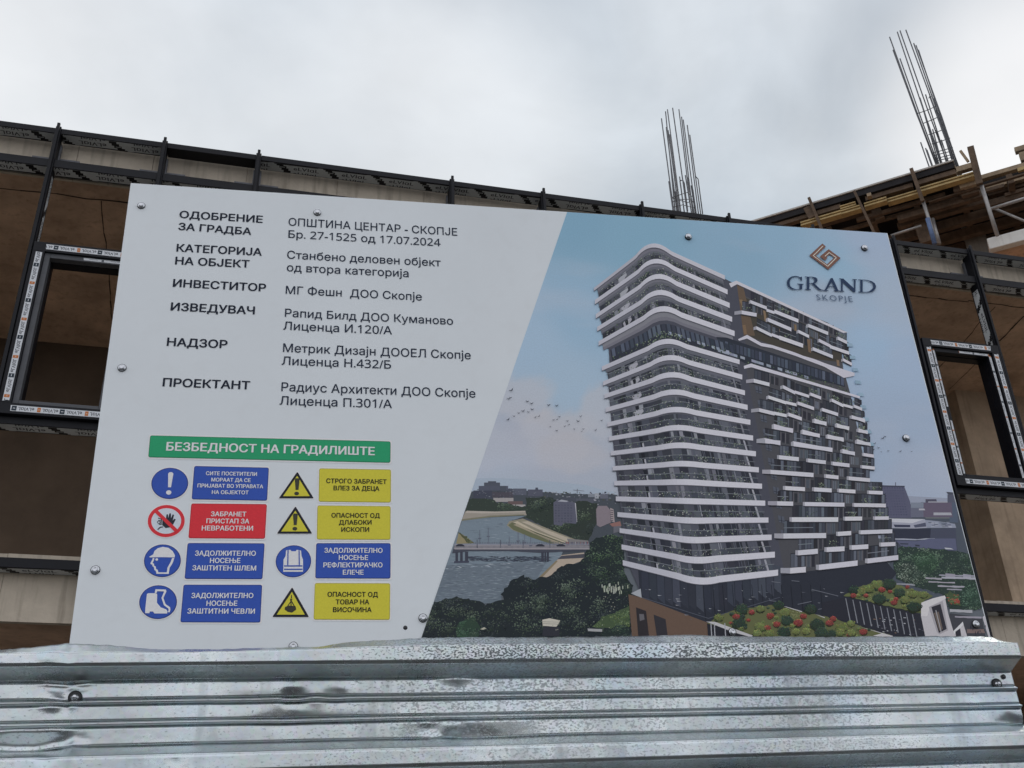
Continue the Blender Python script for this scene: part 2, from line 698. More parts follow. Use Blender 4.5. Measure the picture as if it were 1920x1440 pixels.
# ------------------------------------------------------------------ billboard
board = empty('construction_billboard', None,
              'large white construction notice board with printed tower picture, standing behind metal fence', 'billboard', None, BOARD.mw)
uTL, uTR = P(245, 343), P(1664, 437)
uBL, uBR = P(130, 1205), P(1857, 1192)
xL = (uTL.x + uBL.x) / 2
xR = (uTR.x + uBR.x) / 2
yT = (uTL.y + uTR.y) / 2
yB = min(uBL.y, uBR.y) - 0.05
pm = MB()
pm.box(xL, xR, yB, yT, -0.012, 0)
pm.build('panel', M_PANEL, board, bevel=0.001)
for sx in (0.12, 0.5, 0.88):                                    # steel posts behind the panel
    b_ = MB()
    x = xL + (xR - xL) * sx
    b_.box(x - 0.02, x + 0.02, yB - 1.75, yT - 0.06, -0.053, -0.013)
    b_.build('post', M_STEEL, board)

# --- the printed tower picture
HULL_PX = [(1063.5, 403), (790, 1196), (1861, 1215), (1664, 437)]
hull = [P(1063.5, 400), P(786, 1208), P(1857, 1230), P(1664, 437)]
hull = [(p.x, p.y) for p in hull]
hull[0] = (hull[0][0], yT - 0.001)
hull[3] = (xR - 0.003, yT - 0.001)
hull[2] = (xR - 0.003, yB + 0.001)
k = (hull[1][0] - hull[0][0]) / (hull[1][1] - hull[0][1])
hull[1] = (hull[0][0] + k * (yB + 0.001 - hull[0][1]), yB + 0.001)
pic = MB()
LAYER = 0.0001


def pz(layer):
    return 0.0006 + layer * LAYER + random.random() * LAYER * 0.8


def paint(layer, pts, colr, clip=True):
    """polygon given in photograph points, printed on the board"""
    q = [tuple(P(*p)) for p in pts]
    if clip:
        ar = sum(q[i][0] * q[(i + 1) % len(q)][1] - q[(i + 1) % len(q)][0] * q[i][1] for i in range(len(q)))
        q = clip_convex(q, hull)
        if len(q) < 3:
            return
    z = pz(layer)
    if isinstance(colr, str):
        colr = ink(colr)
    pic.poly([(x, y, z) for x, y in q], colr)


def conv_list(o, s):
    return lambda pts: [(o[0] + x / s, o[1] + y / s) for x, y in pts]


def jit(c, a):
    if isinstance(c, str):
        c = hexc(c)
    d = random.uniform(-a, a)
    return ink(tuple(max(0, min(255, x + d + random.uniform(-a, a) * 0.25)) for x in c))


# sky of the picture
SKYPTS = [((1075, 415), '6c93ae'), ((1200, 440), '6f96b0'), ((1000, 640), '8aa2bb'), ((1090, 600), '7f9db8'), ((1060, 720), '8ca2b9'),
          ((1450, 450), '7a9bb6'), ((1640, 450), '8d9eb8'), ((1560, 500), '7f9fba'), ((1560, 560), '8f9db2'), ((1680, 560), '91a0b6'), ((1640, 640), '88a2bf'),
          ((1700, 680), '8d9fba'), ((1720, 800), '899ab4'), ((1780, 880), '959eb3'), ((1000, 830), '9699a9'), ((930, 880), '949dae'), ((1130, 880), '949aaa'),
          ((1650, 850), '8a9ab3'), ((1700, 900), '8f99b0'), ((1400, 480), '7597b2')]
SKYPTS = [(P(*p), hexc(c)) for p, c in SKYPTS]


def sky_ink(u, v):
    sw = 0
    acc = [0, 0, 0]
    for p, c in SKYPTS:
        d = (p.x - u) ** 2 + (p.y - v) ** 2 + 0.0008
        wgt = 1 / d ** 1.6
        sw += wgt
        for i in range(3):
            acc[i] += c[i] * wgt
    c = [a / sw for a in acc]
    # cumulus heaps on the left and a veil on the upper right
    f = noise.fractal(Vector((u * 9, v * 9, 1.3)), 1.0, 2.0, 5)
    for (cx, cy, rx, ry, tone) in CUM:
        e = ((u - cx) / rx) ** 2 + ((v - cy) / ry) ** 2
        m = max(0, min(1, (1.05 - e + f * 1.0) * 1.7))
        c = [a + (b - a) * m * 0.7 for a, b in zip(c, tone)]
    g_ = noise.fractal(Vector((u * 3, v * 11, 7.7)), 1.0, 2.0, 4)
    m = max(0, min(1, g_ * 1.2)) * 0.35
    c = [a + (b - a) * m for a, b in zip(c, (158, 164, 182))]
    g0 = sum(c) / 3
    return ink(tuple(x + (g0 - x) * 0.16 for x in c))


def cum(px, py, rx, ry, tone):
    p = P(px, py)
    q = P(px + rx, py)
    r = P(px, py - ry)
    return (p.x, p.y, (q - p).length, (r - p).length, hexc(tone))


CUM = [cum(975, 730, 60, 75, 'a3a4af'), cum(1040, 815, 80, 55, 'a5a3ab'), cum(960, 830, 90, 50, '9fa2b0'), cum(1125, 770, 42, 70, 'a2a3ae'), cum(1075, 850, 75, 40, 'a19fa8')]
NU, NV = 150, 110
gridc = {}
for j in range(NV + 1):
    v = yT - 0.001 + (yB + 0.002 - yT) * j / NV
    xl = hull[0][0] + k * (v - hull[0][1])
    for i in range(NU + 1):
        u = xl + (hull[3][0] - xl) * i / NU
        gridc[i, j] = ((u, v, 0.0004), sky_ink(u, v) if j < NV * 0.68 else ink('555a62'))
for j in range(NV):
    for i in range(NU):
        q = [gridc[i, j + 1], gridc[i + 1, j + 1], gridc[i + 1, j], gridc[i, j]]
        pic.poly([a for a, _ in q], tuple(c for _, c in q))


def inside(p, poly):
    r = False
    for i in range(len(poly)):
        a, b = poly[i], poly[i - 1]
        if (a[1] > p[1]) != (b[1] > p[1]) and p[0] < (b[0] - a[0]) * (p[1] - a[1]) / (b[1] - a[1]) + a[0]:
            r = not r
    return r


def rough_edge(pts, amp, step=5):
    res = []
    for i in range(len(pts)):
        a, b = pts[i], pts[(i + 1) % len(pts)]
        n = max(1, int(math.hypot(b[0] - a[0], b[1] - a[1]) / step))
        for j in range(n):
            t = j / n
            res.append((a[0] + (b[0] - a[0]) * t + random.uniform(-amp, amp), a[1] + (b[1] - a[1]) * t + random.uniform(-amp, amp)))
    return res


def foliage(layer, pts, base, tones, n, size, edge=2.5, bunch=0):
    """printed foliage: a ragged dark mass and many leaf flecks in clumps"""
    paint(layer, rough_edge(pts, edge), base)
    xs, ys = [p[0] for p in pts], [p[1] for p in pts]
    cl = []
    for _ in range(max(4, n // 30)):
        p = (random.uniform(min(xs), max(xs)), random.uniform(min(ys), max(ys)))
        if inside(p, pts):
            cl.append((p, random.choice(tones)))
    for _ in range(int(n * 1.7)):
        up = 0
        if cl and random.random() < 0.88:
            (cx, cy), tn = random.choice(cl)
            dx, dy = random.gauss(0, size * 3.4), random.gauss(0, size * 2.3)
            p = (cx + dx, cy + dy)
            up = max(-1, min(1, (-dy - 0.35 * dx) / (size * 3.0)))
        else:
            p = (random.uniform(min(xs), max(xs)), random.uniform(min(ys), max(ys)))
            tn = random.choice(tones)
        if not inside(p, pts):
            continue
        s = size * random.uniform(0.3, 0.85)
        a0 = random.random() * 6.28
        m = random.choice((4, 5, 6))
        paint(layer + 1, [(p[0] + s * random.uniform(0.5, 1.1) * math.cos(a0 + 6.28 * i / m), p[1] + 0.8 * s * random.uniform(0.5, 1.1) * math.sin(a0 + 6.28 * i / m)) for i in range(m)], jit(tuple(max(8, x + 7 + 17 * up) for x in hexc(tn)), 6))


def streaks(layer, pts, tones, n, ln, th):
    xs, ys = [p[0] for p in pts], [p[1] for p in pts]
    for _ in range(n):
        p = (random.uniform(min(xs), max(xs)), random.uniform(min(ys), max(ys)))
        if inside(p, pts):
            l_, t_ = ln * random.uniform(0.3, 1), th * random.uniform(0.4, 1)
            paint(layer, [(p[0] - l_, p[1]), (p[0], p[1] - t_), (p[0] + l_, p[1] + 0.2), (p[0], p[1] + t_)], jit(random.choice(tones), 6))


A5 = conv_list((780, 860), 4.0)
A7 = conv_list((1540, 860), 4.0)
# far hill and city
paint(1, A5([(450, 150), (560, 145), (700, 150), (900, 165), (1080, 178), (1280, 200), (1400, 235), (1500, 250), (1500, 330), (380, 330)]), '8f99a8')
paint(1, [(1640, 1010), (1640, 905), (1700, 930), (1790, 935), (1800, 1010)], '84899a')
paint(2, rough_edge(A5([(400, 250), (520, 238), (700, 228), (950, 250), (1200, 265), (1500, 270), (1560, 330), (1560, 900), (300, 900), (330, 480)]), 1.2), '3f444c')
for (x0, y0, x1, y1, c_) in [(470, 205, 690, 240, '4b4e5b'), (510, 180, 630, 232, '474a56'), (540, 170, 600, 190, '474a56'), (630, 205, 675, 235, '41444f'),
                             (725, 225, 828, 275, '4c4f5c'), (838, 232, 950, 282, '4a4c5a'), (690, 225, 720, 250, '454855'), (895, 218, 915, 240, '454855'), (565, 250, 730, 292, '434049'), (430, 240, 570, 300, '3d404c'),
                             (580, 295, 730, 325, '8b8588'), (600, 303, 700, 320, '5e5560'), (720, 345, 820, 372, '8f8b8e'), (690, 320, 800, 345, '5c4e50'),
                             (1200, 300, 1330, 340, '494c57'), (1340, 260, 1370, 300, '8b8d97'), (1290, 265, 1340, 290, '6f727d'), (1380, 265, 1440, 300, '555864'), (1090, 290, 1200, 320, '3e414c')]:
    paint(3, A5([(x0, y1), (x0, y0), (x1, y0), (x1, y1)]), jit(c_, 3))
for _ in range(150):
    x, y = random.uniform(960, 1500), random.uniform(255, 350)
    s = random.uniform(4, 15)
    paint(3, A5([(x, y), (x + s, y), (x + s, y - s * 0.7), (x, y - s * 0.7)]), jit(random.choice(['555864', '6b6d78', '3b3e48', '84868f', '41453f']), 8))
for _ in range(60):
    x, y = random.uniform(430, 900), random.uniform(235, 300)
    s = random.uniform(4, 12)
    paint(4, A5([(x, y), (x + s, y), (x + s, y - s * 0.5), (x, y - s * 0.5)]), jit(random.choice(['565966', '3b3e48', '696b75']), 6))
paint(4, A5([(1206, 262), (1206, 228), (1211, 228), (1211, 262)]), '565964')
paint(4, A5([(1180, 238), (1180, 234), (1260, 242), (1260, 245)]), '6b6d78')
G1 = ['2f3a33', '38443a', '27302c', '434f41', '1f2729']
foliage(3, A5([(400, 300), (520, 290), (600, 330), (700, 340), (830, 370), (820, 400), (580, 410), (370, 395)]), '2f3733', ['36433a', '2b3630', '414d41'], 170, 2.2)
foliage(3, A5([(830, 300), (1000, 290), (1060, 320), (1050, 470), (1000, 520), (880, 470), (810, 430), (830, 370)]), '2c3430', G1, 240, 2.2)
foliage(3, A5([(1190, 320), (1360, 330), (1350, 480), (1290, 640), (1150, 590), (990, 520), (1040, 480), (1190, 480)]), '2b322f', G1, 320, 2.2)
paint(5, A5([(1030, 330), (1060, 310), (1190, 330), (1205, 470), (1200, 490), (1110, 480), (1090, 505), (1032, 495)]), '4f505f')
paint(5, A5([(1185, 330), (1198, 335), (1208, 475), (1200, 478)]), '9b9aa2')
paint(5, A5([(1060, 322), (1090, 308), (1140, 318), (1130, 326)]), '8d8e98')
for i in range(6):
    for j in range(7):
        x, y = 1042 + i * 23, 345 + j * 20
        paint(6, A5([(x, y), (x + 12, y + 1), (x + 12, y + 11), (x, y + 10)]), jit('474857', 4))
paint(5, A5([(1350, 380), (1365, 355), (1430, 355), (1455, 385), (1460, 480), (1380, 515), (1355, 500)]), '736a72')
paint(5, A5([(1455, 370), (1480, 380), (1490, 480), (1462, 470)]), '8c8285')
for j in range(6):
    paint(6, A5([(1458, 385 + j * 15), (1478, 388 + j * 15), (1478, 394 + j * 15), (1458, 391 + j * 15)]), '4c4650')
paint(5, A5([(1450, 490), (1530, 470), (1540, 505), (1470, 510)]), '7b5b58')
paint(5, A5([(1480, 510), (1535, 505), (1540, 545), (1480, 560)]), '5a5a63')
# river, banks, bridge
W1 = A5([(345, 465), (500, 445), (830, 428), (720, 465), (680, 495), (720, 535), (860, 590), (1010, 640), (1100, 700), (1080, 745), (1000, 820), (905, 905), (760, 960), (640, 1010), (640, 1080), (100, 1110), (200, 850)])
paint(4, W1, '68737f')
WL = A5([(225, 800), (980, 770), (900, 910), (640, 1010), (640, 1080), (120, 1110)])
paint(5, WL, '5c6570')
streaks(6, W1, ['757f8b', '5e6874', '7f8994'], 420, 9, 0.6)
streaks(6, WL, ['4f5863', '6a737f', '57606d', '767f8a'], 700, 8, 0.7)
streaks(6, A5([(390, 735), (1000, 735), (1000, 775), (390, 770)]), ['363b47', '2f3440', '454b58'], 260, 8, 1.0)
streaks(6, A5([(220, 815), (700, 780), (700, 800), (220, 835)]), ['a5aab3', '8d95a3'], 40, 8, 0.6)
paint(5, A5([(370, 395), (520, 402), (820, 400), (830, 425), (560, 438), (340, 468)]), '867f78')
paint(6, A5([(380, 392), (600, 398), (820, 392), (820, 402), (500, 412), (372, 408)]), '9a928c')
paint(6, A5([(345, 455), (560, 428), (810, 418), (812, 426), (560, 440), (340, 468)]), '6c6a5c')
paint(5, A5([(680, 500), (700, 470), (800, 450), (900, 490), (1150, 590), (1290, 640), (1010, 640), (860, 590), (720, 535)]), '7d776a')
paint(6, A5([(790, 475), (840, 470), (940, 520), (1180, 610), (1230, 640), (1160, 635), (1000, 570), (850, 500)]), '9e9488')
paint(6, A5([(690, 500), (720, 478), (760, 500), (900, 570), (1040, 636), (1010, 640), (860, 590), (730, 535)]), '5b5d48')
for k_ in range(3):
    paint(7, [(p[0], p[1] + k_ * 2.2) for p in A5([(730, 480), (760, 470), (900, 545), (1130, 630), (1110, 632), (880, 545)])], jit(['a59a8b', '4c5040', '8f8675'][k_], 3))
paint(6, A5([(320, 555), (350, 570), (440, 635), (300, 640)]), '7d745c')
foliage(7, A5([(310, 550), (360, 575), (440, 635), (395, 638)]), '474a38', ['565a42', '3c4032'], 50, 1.5)
paint(8, A5([(285, 655), (1300, 655), (1290, 690), (1180, 695), (1000, 705), (930, 708), (700, 695), (400, 695), (270, 712)]), '3d3f4a')
paint(9, A5([(290, 645), (1300, 652), (1300, 682), (700, 680), (282, 680)]), '7f7c83')
for x in range(290, 1300, 9):
    paint(10, A5([(x, 654), (x + 3, 654), (x + 3, 674), (x, 674)]), '504f58')
paint(10, A5([(285, 640), (1300, 640), (1300, 646), (285, 648)]), '757785')
paint(10, A5([(290, 672), (1300, 674), (1300, 682), (290, 682)]), '8a858b')
for x in range(430, 1290, 13):
    paint(9, A5([(x, 626), (x + 4, 626), (x + 4, 642), (x, 642)]), '585b68')
for x in (455, 630, 800, 1000):
    paint(10, A5([(x, 610), (x + 5, 610), (x + 6, 672), (x, 672)]), '4a4d59')
for x, t_ in ((475, 535), (540, 520), (697, 585), (763, 555), (812, 565), (857, 590)):
    paint(10, A5([(x, t_), (x + 4, t_), (x + 4, 640), (x, 640)]), '5a5e6c')
    paint(10, A5([(x - 12, t_ + 60), (x + 16, t_ + 60), (x + 12, t_ + 68), (x - 8, t_ + 68)]), '545866')
for x in (330, 930, 1085):
    paint(11, A5([(x - 35, 655), (x - 15, 642), (x + 15, 642), (x + 35, 655), (x + 30, 660), (x - 30, 660)]), '2c2e38')
for x0, x1 in ((295, 315), (330, 350), (367, 390), (938, 958), (962, 975), (980, 996)):
    paint(9, A5([(x0, 700), (x1, 700), (x1, 772), (x0, 772)]), '363844')
paint(8, A5([(285, 770), (400, 765), (395, 782), (285, 785)]), '3e4150')
paint(6, A5([(910, 905), (1060, 760), (1090, 725), (1260, 705), (1265, 760), (1140, 805), (1040, 870), (950, 912)]), '9a8d82')
paint(7, A5([(1060, 755), (1090, 730), (1260, 715), (1265, 745), (1120, 752)]), '41414a')
paint(7, A5([(905, 905), (1050, 765), (1062, 770), (930, 908)]), '756a58')
paint(7, A5([(1130, 600), (1290, 615), (1300, 650), (1150, 650)]), '6d6a6c')
for _ in range(24):
    x = random.uniform(1120, 1290)
    paint(8, A5([(x, 648), (x + 5, 648), (x + 5, 625), (x, 625)]), jit(random.choice(['94949c', '5b5660', '7b3f3f', '4b4d58']), 8))
# trees on the near bank
foliage(8, A5([(1280, 700), (1290, 650), (1350, 600), (1450, 570), (1545, 585), (1560, 850), (1620, 960), (1600, 1150), (1420, 1000), (1260, 860), (1230, 790)]), '20282a', ['2f3d31', '354636', '26312b', '3d4f3b', '1c2326'], 900, 2.4)
foliage(9, A5([(640, 1010), (700, 930), (800, 880), (900, 905), (1010, 870), (1100, 800), (1240, 780), (1340, 880), (1480, 980), (1600, 1040), (1610, 1335), (960, 1335), (850, 1120), (650, 1065)]), '1e2429', ['2b3430', '333d36', '232b2d', '3c473d', '191e24', '465147'], 1500, 2.5)
foliage(10, A5([(30, 1345), (120, 1090), (230, 1048), (330, 1040), (430, 1060), (520, 1095), (600, 1068), (720, 1062), (850, 1110), (950, 1185), (960, 1345)]), '20262a', ['2b342f', '353f36', '3e4a3e', '22292c', '475345', '1b2025'], 1300, 2.5)
foliage(11, A5([(300, 1300), (330, 1230), (430, 1180), (480, 1260), (470, 1340), (300, 1340)]), '2a3a31', ['2f4234', '375040', '29382f'], 220, 2.2)
foliage(11, A5([(1320, 1265), (1400, 1190), (1600, 1110), (1600, 1260), (1500, 1275)]), '3c4a36', ['48583a', '415238', '344331', '525f3c'], 330, 2.4)
foliage(12, A5([(1380, 1340), (1420, 1290), (1500, 1250), (1590, 1250), (1610, 1340)]), '20292a', ['2b3830', '33423a'], 130, 2.2)
for _ in range(45):
    x, y = random.gauss(1465, 38), random.gauss(980, 17)
    paint(12, A5([(x, y + 14), (x + 6, y + 12), (x + 5, y - 12), (x - 2, y - 10)]), jit('8b8f86', 14))
paint(12, A5([(945, 1210), (1000, 1198), (1080, 1215), (1062, 1250), (1050, 1262), (950, 1255)]), 'aaa59c')
for yy in (1222, 1236):
    paint(13, A5([(950, yy), (1072, yy + 4), (1070, yy + 8), (950, yy + 5)]), '8a867f')
paint(11, A5([(955, 1258), (1075, 1265), (1075, 1335), (945, 1330)]), '2b2c34')
paint(12, A5([(1285, 1275), (1395, 1280), (1395, 1300), (1290, 1295)]), '8c8c90')
paint(12, A5([(480, 1280), (510, 1265), (528, 1275), (500, 1285)]), '9a978c')
for _ in range(26):
    x, y = random.uniform(980, 1560), random.uniform(1000, 1330)
    paint(12, A5([(x, y), (x + 6, y - 3), (x + 8, y + 3), (x + 2, y + 6)]), jit('7e8176', 12))
# right background: office block, low mall, park
foliage(2, A7([(480, 430), (700, 330), (1000, 320), (1160, 500), (1200, 1130), (540, 1130)]), '444a55', ['4f5560', '3d4450'], 90, 3)
paint(3, A7([(435, 205), (620, 208), (665, 325), (680, 445), (470, 445)]), '4f5064')
paint(3, A7([(560, 203), (618, 208), (660, 320), (668, 440), (600, 445)]), '595a6d')
for i in range(9):
    for j in range(11):
        x, y = 450 + i * 19 + j * 3, 216 + j * 20
        if x < 640:
            paint(4, A7([(x, y), (x + 9, y), (x + 10, y + 9), (x + 1, y + 9)]), jit('42435a', 4))
paint(4, A7([(430, 200), (625, 205), (622, 214), (432, 210)]), '3a3b4b')
paint(4, A7([(553, 205), (553, 178), (558, 178), (558, 205)]), '4c4d5e')
for (x0, y0, x1, y1, c_) in [(670, 330, 770, 370, '6b7180'), (765, 330, 975, 440, '5a5263'), (780, 305, 860, 330, '4a4858'), (800, 322, 960, 334, '8d8c98'), (945, 270, 1000, 330, '4b4d5e'), (960, 320, 1015, 480, '4a5264'),
                             (840, 405, 970, 425, '93939d'), (780, 425, 960, 450, '5b5e62'), (670, 360, 760, 440, '5e5f70'), (730, 375, 770, 388, '9a9aa4')]:
    paint(4, A7([(x0, y1), (x0, y0), (x1, y0), (x1 + 8, y1)]), jit(c_, 3))
paint(4, A7([(935, 250), (1000, 255), (1005, 275), (960, 280)]), '40424f')
paint(5, A7([(430, 455), (775, 455), (790, 520), (700, 525), (430, 520)]), '8c8d9c')
paint(6, A7([(430, 448), (772, 455), (680, 485), (430, 470)]), 'aaaab3')
paint(6, A7([(540, 495), (665, 498), (665, 515), (550, 515)]), '35384a')
paint(6, A7([(690, 500), (780, 480), (785, 510), (700, 518)]), '474a5c')
paint(5, A7([(775, 460), (870, 470), (1000, 490), (1010, 520), (790, 520)]), '7e8293')
for _ in range(22):
    x, y = random.uniform(800, 990), random.uniform(475, 512)
    paint(6, A7([(x, y), (x + 22, y), (x + 26, y + 6), (x + 2, y + 7)]), jit(random.choice(['989aa6', '555968', '6e7180']), 8))
paint(5, A7([(505, 535), (700, 535), (1005, 520), (1020, 690), (700, 700), (560, 650)]), '3f4252')
paint(6, A7([(520, 530), (820, 525), (815, 595), (720, 605), (530, 595)]), '2c2f3d')
paint(6, A7([(530, 600), (850, 598), (850, 605), (700, 612), (530, 608)]), '8b8e9c')
paint(6, A7([(560, 615), (720, 620), (810, 600), (1005, 600), (1015, 690), (600, 660)]), '50536a')
paint(7, A7([(590, 635), (650, 637), (650, 645), (590, 643)]), '30333f')
paint(7, A7([(700, 645), (735, 648), (735, 660), (705, 658)]), '30333f')
paint(7, A7([(920, 668), (970, 672), (990, 682), (930, 680)]), 'a2a3aa')
PK = ['2c3a33', '34463a', '3c4f40', '26312d', '46584a', '58665a']
foliage(7, A7([(500, 700), (600, 655), (720, 670), (850, 680), (1000, 690), (1110, 720), (1150, 850), (1200, 1130), (960, 1140), (900, 1020), (700, 960), (560, 900), (540, 760)]), '283431', PK, 1500, 2.3)
for (x0, y0, x1, y1) in [(880, 870, 1160, 880), (900, 885, 1170, 900), (780, 890, 900, 902), (800, 920, 1000, 928), (870, 950, 1090, 962), (940, 975, 1080, 985), (560, 935, 700, 945), (960, 1130, 1130, 1150), (1000, 1180, 1200, 1192), (560, 840, 620, 850), (930, 860, 1000, 895), (1060, 865, 1120, 900)]:
    paint(9, A7(rough_edge([(x0, y0), (x1, y0 + 8), (x1, y1 + 8), (x0, y1)], 2, 30)), jit('8d8b96', 8))
foliage(10, A7([(550, 800), (640, 780), (720, 830), (770, 900), (700, 950), (600, 910), (560, 880)]), '2b3531', ['3a4840', '58645a', '6b746c', '323f38'], 380, 1.9)
foliage(10, A7([(680, 720), (760, 690), (850, 720), (880, 790), (820, 870), (740, 850), (690, 790)]), '2a3a31', ['34493b', '405844', '2c3e33'], 300, 2.0)
foliage(10, A7([(1030, 1010), (1100, 930), (1180, 930), (1210, 1110), (1050, 1110)]), '273630', ['31463b', '3d5346', '2a3b33'], 300, 2.0)
foliage(10, A7([(930, 1020), (960, 990), (1030, 1020), (1040, 1100), (960, 1090)]), '3d4a34', ['55653f', '48583a', '8c3f38'], 120, 2.0)
foliage(11, A7([(990, 1065), (1015, 1045), (1040, 1070), (1030, 1095), (1000, 1095)]), '8a3c36', ['9b4740', '7a332f'], 30, 1.6)
paint(9, A7([(960, 1160), (1200, 1190), (1230, 1340), (960, 1340)]), '3a3b42')
paint(10, A7([(1090, 1280), (1220, 1280), (1225, 1310), (1090, 1310)]), '6c5d5c')
paint(10, A7([(1205, 1190), (1235, 1165), (1280, 1340), (1250, 1340)]), 'a5a2aa')
for _ in range(16):
    x, y = random.uniform(1100, 1225), random.uniform(1240, 1320)
    paint(11, A7([(x, y), (x + 5, y), (x + 5, y + 18), (x, y + 18)]), jit('31303a', 8))

# ---- the towers in the picture
# floors of the rounded front tower: (left end, corner, right end) of each white band's upper edge, and its height there
FL = [((1113, 541), (1221.7, 455.6), (1358.6, 517.5), 5.5, 7.5, 8), ((1114.8, 563.5), (1227, 484.5), (1363.5, 544), 8, 8.5, 9), ((1116.5, 590), (1231, 513), (1367.5, 569), 8, 9, 9.5),
      ((1119, 614), (1234, 543), (1372, 595), 8, 9.5, 9.5), ((1121.7, 641), (1239.7, 573.5), (1376.7, 621.5), 8, 10, 10), None,
      ((1127.8, 688), (1249, 635), (1386, 675.5), 8, 9.5, 8.5), ((1130, 716), (1253.6, 665.5), (1391, 703.5), 8, 9.5, 9), ((1132.5, 740), (1257.8, 697.5), (1396, 733), 8, 10, 9),
      ((1135, 765.5), (1262, 730), (1401, 760), 8, 10, 9.5), ((1138, 793), (1266, 763), (1406.2, 788), 8, 10, 9.5), ((1141, 819.5), (1270, 797), (1411.3, 817.5), 8, 10, 9.5),
      ((1144.5, 847), (1274.5, 830), (1416.5, 847), 8, 10.5, 9.5), ((1148, 875), (1278.5, 864.6), (1422, 877), 8, 10.5, 9.5), ((1151, 902.5), (1282, 899), (1428, 907.7), 8.5, 11, 9.5),
      ((1154, 931.6), (1286.5, 934.6), (1434, 939.5), 8.5, 11, 9.5), ((1157, 961), (1290, 971), (1440, 971), 8.5, 11.5, 9.5), ((1161, 991), (1295, 1007.5), (1446, 1003), 8.5, 12, 10),
      ((1164.7, 1021.5), (1301, 1045), (1452, 1035), 9, 12.5, 11), ((1167, 1051), (1310, 1084), (1458, 1068.7), 9.5, 13, 11)]


def bandpath(fl, low):
    (lx, ly), (cx, cy), (rx, ry), tl, tc_, tr = fl
    d = 1 if low else 0
    a = Vector((lx, ly + tl * d))
    b = Vector((cx, cy + tc_ * d))
    c = Vector((rx, ry + tr * d))
    # soften the corner with a quadratic bend whose apex is the measured point
    p0 = a.lerp(b, 0.72)
    p2 = b.lerp(c, 0.26)
    ctl = b * 2 - (p0 + p2) / 2
    ctl = b.lerp(ctl, 0.8)
    pts = [a, a.lerp(b, 0.36), p0]
    for i in range(1, 10):
        t = i / 10
        pts.append(p0 * (1 - t) ** 2 + ctl * 2 * t * (1 - t) + p2 * t * t)
    pts += [p2, b.lerp(c, 0.6), c]
    # even sampling
    L_ = [0]
    for p, q in zip(pts, pts[1:]):
        L_.append(L_[-1] + (q - p).length)
    res = []
    for s in range(41):
        t = s / 40 * L_[-1]
        j = max(i for i in range(len(L_)) if L_[i] <= t + 1e-9)
        j = min(j, len(pts) - 2)
        f = (t - L_[j]) / max(1e-9, L_[j + 1] - L_[j])
        res.append(pts[j].lerp(pts[j + 1], f))
    return res


def lerp_path(path, s):
    f = max(0, min(0.99999, s)) * 40
    i = int(f)
    return path[i].lerp(path[i + 1], f - i)


